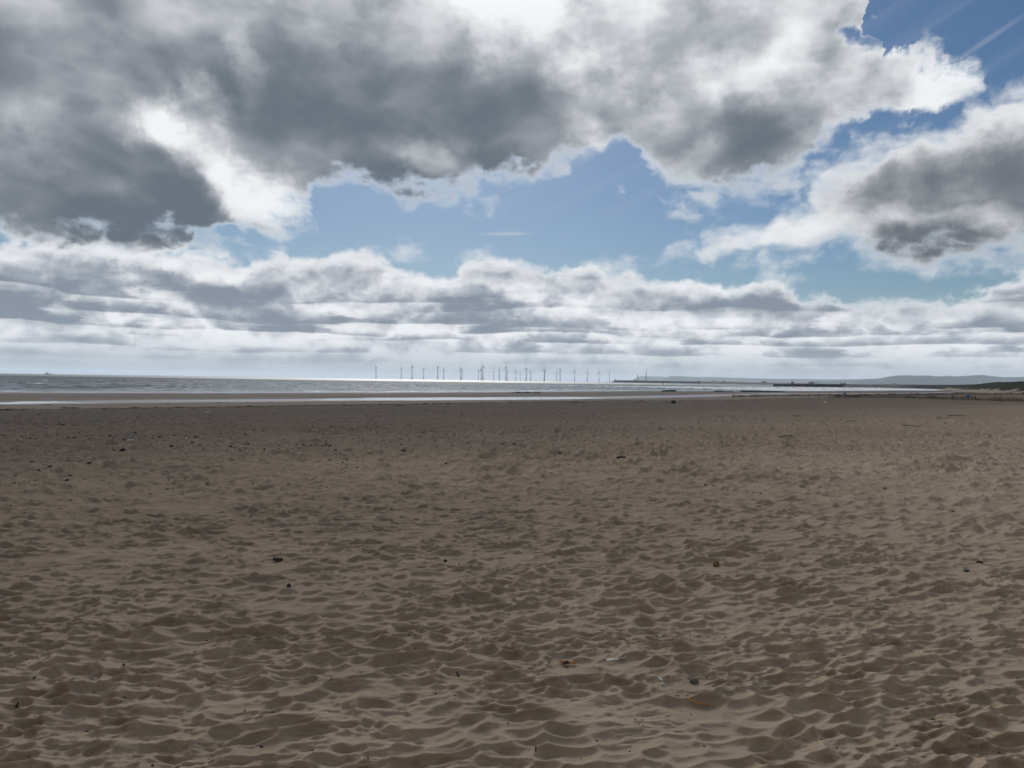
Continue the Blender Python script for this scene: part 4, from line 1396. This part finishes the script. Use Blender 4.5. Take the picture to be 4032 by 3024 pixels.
def shard(u, v, l, w, rz, label, mat='plastic', name='plastic_shard', cat='litter', h=.006, lift=.006, tilt=.5):
    p = on_ground(u, v)
    mb = MB()
    mb.add([(-l / 2, -w * .35, 0), (-l * .1, -w / 2, .001), (l / 2, -w * .25, .002), (l * .42, w * .4, .001), (-l * .2, w / 2, 0), (-l / 2, w * .2, 0),
            (-l / 2, -w * .3, h), (-l * .1, -w * .45, h * 1.2), (l * .48, -w * .2, h), (l * .4, w * .35, h), (-l * .2, w * .45, h * 1.3), (-l / 2, w * .18, h)],
           [(5, 4, 3, 2, 1, 0), (6, 7, 8, 9, 10, 11)] + [(k, (k + 1) % 6, 6 + (k + 1) % 6, 6 + k) for k in range(6)])
    o = mb.build(name, M[mat], None, False, (p.x, p.y, p.z + lift))
    o.rotation_euler = (tilt, 0, rz)
    return tag(o, label, cat)


shard(2601, 2690, .030, .017, R(105), 'upper, larger of two white plastic scraps poking out of the sand')
shard(2608.5, 2702, .022, .013, R(118), 'lower, smaller of two white plastic scraps poking out of the sand')
shard(377, 2669, .020, .008, R(10), 'thin white shell fragment at the left, beside a dark chip', 'shell', 'shell_fragment', 'shell')
shard(636, 2395, .022, .010, R(20), 'small white shell fragment in the left middle sand', 'shell', 'shell_fragment', 'shell')
shard(2598, 2516, .026, .012, R(10), 'pale shell fragment above and right of the white spoon', 'shell', 'shell_fragment', 'shell')
shard(2725, 2507, .022, .012, R(60), 'tiny white shell fragment above the half buried grey stone', 'shell', 'shell_fragment', 'shell')
shard(3372, 2236, .030, .022, R(30), 'small white pebble like shell between the brown sponge and the mussel shell', 'shell', 'shell_fragment', 'shell')
shard(738, 1733, .14, .08, 0.2, 'white shell near the big dark stone on the stony band', 'shell', 'shell_fragment', 'shell', .05)
shard(516, 1742, .16, .08, 0.1, 'pale scrap of litter just above the big dark stone', 'rope', 'litter_scrap', 'litter', .05)
shard(3431, 1582, .26, .18, 0.0, 'left of two pale scraps lying before the fence', 'rope', 'litter_scrap', 'litter', .09)
shard(3455, 1581, .30, .18, 0.3, 'right of two pale scraps lying before the fence', 'rope', 'litter_scrap', 'litter', .09)
shard(3248, 1585, .34, .22, 0.3, 'white scrap on the sand below the middle of the fence', 'shell', 'litter_scrap', 'litter', .09)
shard(817, 1630, .16, .1, 0.3, 'white scrap lying at the seaward edge of the stony band', 'shell', 'litter_scrap', 'litter', .14)
shard(2582, 1568.5, .2, .15, 0.3, 'white scrap on the strandline right of the weedy rocks', 'shell', 'litter_scrap', 'litter', .09)

# stones and lumps one can tell apart
rock('stone', 2732, 2690, 36, 18, M['pebble_grey'], 'smooth grey stone half buried in the sand at lower right', 'stone', 201, .8, .10, sink=.42)
rock('stone', 1137, 2316, 16, 15, M['pebble'], 'dark stone on the sand below the dark driftwood', 'stone', 202, .8, .25)
rock('stone', 1754, 2227, 13, 10, M['pebble'], 'dark stone left of centre, level with the short dark driftwood block', 'stone', 203, .8, .25)
rock('sponge', 2820, 2231, 22, 22, M['sponge'], 'ochre brown cone shaped sponge standing on the sand', 'sponge', 204, .8, .3, sink=.2)
rock('stone', 482, 1781, 19, 13, M['pebble'], 'largest dark stone at the near edge of the stony band', 'stone', 205, .8, .25)
rock('seaweed_clump', 2651, 1588, 16, 9, M['seaweed'], 'dark clump of seaweed standing on the beach right of the weedy rocks', 'seaweed', 206, .7, .5, sink=.2)
rock('stone', 3855, 2219, 24, 8, M['rust'], 'flat rusty red stone above the mussel shell at right', 'stone', 207, .6, .2)
rock('stone', 1726, 2638, 12, 8, M['pebble'], 'dark chip of stone left of the short upright stick', 'stone', 208, .7, .3)
rock('stone', 487, 2625, 10, 8, M['pebble'], 'black chip of stone in the left foreground', 'stone', 209, .7, .3)
rock('stone', 136, 2682, 12, 10, M['pebble'], 'dark stone chip near the left edge of the foreground', 'stone', 210, .8, .3)
rock('stone', 1943, 2568, 9, 6, M['pebble'], 'small dark chip in the near sand above the short dark stick', 'stone', 211, .8, .3)
rock('stone', 2204, 1796, 0.1 + 12, 7, M['pebble'], 'dark stone left of the half buried stick in mid beach', 'stone', 212, .8, .3)
rock('stone', 2524, 1796, 11, 7, M['pebble'], 'round dark stone right of the half buried stick', 'stone', 213, .8, .3)
rock('stone', 2589, 1801, 12, 6, M['pebble'], 'flat dark stone farthest right beyond the half buried stick', 'stone', 214, .8, .3)
rock('stone', 2505, 1761, 9, 4, M['pebble'], 'dark flat stone above the half buried stick', 'stone', 215, .7, .3)
rock('stone', 3722, 2313, 7, 6, M['pebble'], 'tiny dark stone below left of the mussel shell', 'stone', 216, .8, .3)
rock('stone', 1448, 3018, 11, 20, M['wet_wood'], 'square dark stub of wood upright at the bottom edge', 'wood', 217, .6, .15, sink=.15)


def mussel(u, v, length, rz, label):
    p = on_ground(u, v)
    me = rock_mesh('mussel_shell', M['mussel'], length / 2, length * .27, length * .16, 77, 3, .06, .35)
    for vt in me.vertices:
        f = (vt.co.x / (length / 2) + 1) / 2
        k = .35 + .85 * math.sin(min(1, f + .12) * math.pi * .62)
        vt.co.y *= k; vt.co.z *= .6 + .5 * k
    o = link('mussel_shell', me, None, (p.x, p.y, p.z + .004))
    o.rotation_euler = (.25, .1, rz)
    return tag(o, label, 'shell')


mussel(3806, 2256, .062, R(-35), 'blue black mussel shell lying on the sand at the right')

# dark driftwood and sticks
dw = splinter('driftwood', [(1075, 2213), (1092, 2214), (1113, 2214)], .032, .02, M['wet_wood'], 'short dark block of driftwood on the left middle sand', 'wood', 8, .022)
stick('stick', [(1799, 2658), (1803, 2665), (1807, 2670)], .0065, .005, M['wet_wood'], 'short dark stick lying on the sand near the centre bottom', 'stick', lift=.004)
stick('stick', [(2108, 2984), (2109, 2998)], .004, .003, M['wet_wood'], 'thin dark twig stuck in the sand at the bottom edge', 'stick', lift=.01)
stick('stick', [(61, 2789), (66, 2787), (72, 2783)], .007, .005, M['wet_wood'], 'dark twig near the left edge of the foreground', 'stick', lift=.004)
stick('stick', [(2428, 1812), (2445, 1812.5), (2462, 1813)], .025, .018, M['wet_wood'], 'dark half buried stick in the middle of the beach', 'stick', lift=.01)
stick('stick', [(3733, 1639), (3748, 1640.2), (3765, 1639.8), (3790, 1642), (3811, 1643)], .02, .012, M['wet_wood'], 'long dark branch lying on the sand below the right end of the fence', 'branch', lift=.02)
stick('stick', [(3690, 1650), (3709, 1652)], .028, .018, M['wet_wood'], 'short dark log left of the long branch below the fence', 'branch', lift=.01)
stick('stick', [(3069, 1731), (3100, 1732.5), (3134, 1732)], .018, .01, M['wet_wood'], 'dark stick lying in mid beach at right of centre', 'stick', lift=.01)
stick('stick', [(3121, 1641), (3157, 1641)], .018, .01, M['wet_wood'], 'dark stick on the far sand below the middle of the fence', 'stick', lift=.01)
stick('stick', [(3322, 1665), (3376, 1666)], .016, .01, M['wet_wood'], 'faint thin stick lying level below the fence', 'stick', lift=.01)
stick('stick', [(3551, 1679), (3570, 1681.5), (3596, 1681), (3615, 1683), (3636, 1682)], .014, .008, M['wet_wood'], 'dark crooked stick left of and below the long branch', 'stick', lift=.01)
stick('log', [(3911, 1539), (3932, 1540)], .45, .32, M['wet_wood'], 'left of two dark logs washed up at the foot of the dunes', 'log', lift=.1)
stick('log', [(3957, 1540), (3965, 1540)], .5, .42, M['wet_wood'], 'right, shorter of two dark logs at the foot of the dunes', 'log', lift=.1)


def build_crumbs():                            # crumbs of weed, coal and shell on the near sand
    rnd = random.Random(77)
    mb = MB()
    octv = [(1, 0, 0), (-1, 0, 0), (0, 1, 0), (0, -1, 0), (0, 0, 1), (0, 0, -.6)]
    octf = [(0, 2, 4), (2, 1, 4), (1, 3, 4), (3, 0, 4), (2, 0, 5), (1, 2, 5), (3, 1, 5), (0, 3, 5)]
    pts = []
    for k in range(420):
        az = R(rnd.uniform(-37, 37)); d = 3.0 / (rnd.random() * .88 + .12)
        pts.append((d * math.sin(az), d * math.cos(az), d))
    X = np.array([p[0] for p in pts]); Y = np.array([p[1] for p in pts]); Z = sand_height(X, Y)[0]
    for (x, y, d), z in zip(pts, Z):
        k = rnd.uniform(.0022, .0065) * (1 + d * .05)
        a = rnd.random() * 6.28; ca, sa = math.cos(a), math.sin(a)
        sx, sy, sz = k * rnd.uniform(1, 2.2), k, k * .7
        mb.add([(x + (vx * sx * ca - vy * sy * sa), y + (vx * sx * sa + vy * sy * ca), z + vz * sz + .3 * sz) for vx, vy, vz in octv], octf)
    tag(mb.build('beach_crumbs', M['pebble'], None, True), 'tiny dark crumbs of coal and weed sprinkled over the near sand', 'debris', kind='stuff')


build_crumbs()


# ------------------------------------------------------------------ the cloud that keeps the sun off the beach and the near sea
def build_cloud():
    H = 4000.0
    k = H / sun_dir.z
    x0, y0 = sun_dir.x * k, sun_dir.y * k
    NU, NV = 120, 40
    ya, yb = -700.0, SHADE_EDGE
    V = []
    a = np.linspace(0, 2 * np.pi, NU, endpoint=False); c = np.linspace(-np.pi / 2, np.pi / 2, NV)
    C, A = np.meshgrid(c, a, indexing='ij')
    ex = np.sign(np.cos(A)) * np.abs(np.cos(A)) ** .45; ey = np.sign(np.sin(A)) * np.abs(np.sin(A)) ** .45
    n = fbm(ex * 4 + 5, ey * 4 + C * 2, 4, 91)
    rad = np.cos(C) ** .5 * (1 + .05 * n)
    x = x0 + ex * 2100 * rad
    y = y0 + (ya + yb) / 2 + ey * (yb - ya) / 2 * rad
    z = H + np.sin(C) * 130 * (1 + .8 * fbm(x / 260.0, y / 260.0, 4, 93)) + 40 * fbm(x / 300.0, y / 300.0, 4, 95)
    V = np.stack([x.ravel(), y.ravel(), z.ravel()], -1)
    mt = bpy.data.materials.new('cloud droplets')
    mt.use_nodes = True
    nt = mt.node_tree
    nt.nodes.clear()
    g = G(nt)
    tr = g.n('ShaderNodeBsdfTranslucent'); tr.inputs[0].default_value = (.95, .95, .95, 1)
    df = g.n('ShaderNodeBsdfDiffuse'); df.inputs[0].default_value = (.92, .92, .93, 1)
    tp = g.n('ShaderNodeBsdfTransparent'); tp.inputs[0].default_value = (1, 1, 1, 1)
    m1 = g.n('ShaderNodeMixShader'); m1.inputs[0].default_value = .35
    nt.links.new(tr.outputs[0], m1.inputs[1]); nt.links.new(df.outputs[0], m1.inputs[2])
    m2 = g.n('ShaderNodeMixShader'); m2.inputs[0].default_value = CLOUD_CLEAR
    nt.links.new(m1.outputs[0], m2.inputs[1]); nt.links.new(tp.outputs[0], m2.inputs[2])
    o = g.n('ShaderNodeOutputMaterial')
    nt.links.new(m2.outputs[0], o.inputs[0])
    me = grid_mesh('cloud', V, NV, NU, True, mt)
    tag(link('cloud', me), kind='structure')


SHADE_EDGE = 1020.0
CLOUD_CLEAR = 0.40
build_cloud()


# ------------------------------------------------------------------ sea air
HAZE = 5.5e-5
hz_me = MB().box((0, 0, 82.0), (61000, 61000, 182.0)).mesh('haze', M['glass'])
hz_me.materials.clear()
hm = bpy.data.materials.new('sea air')
hm.use_nodes = True
hm.node_tree.nodes.clear()
_g = G(hm.node_tree)
_v = _g.n('ShaderNodeVolumePrincipled')
_v.inputs['Color'].default_value = (0.74, 0.86, 1.0, 1)
_v.inputs['Density'].default_value = HAZE
_v.inputs['Anisotropy'].default_value = 0.2
_o = _g.n('ShaderNodeOutputMaterial')
hm.node_tree.links.new(_v.outputs[0], _o.inputs['Volume'])
hz_me.materials.append(hm)
tag(link('haze', hz_me), kind='stuff')
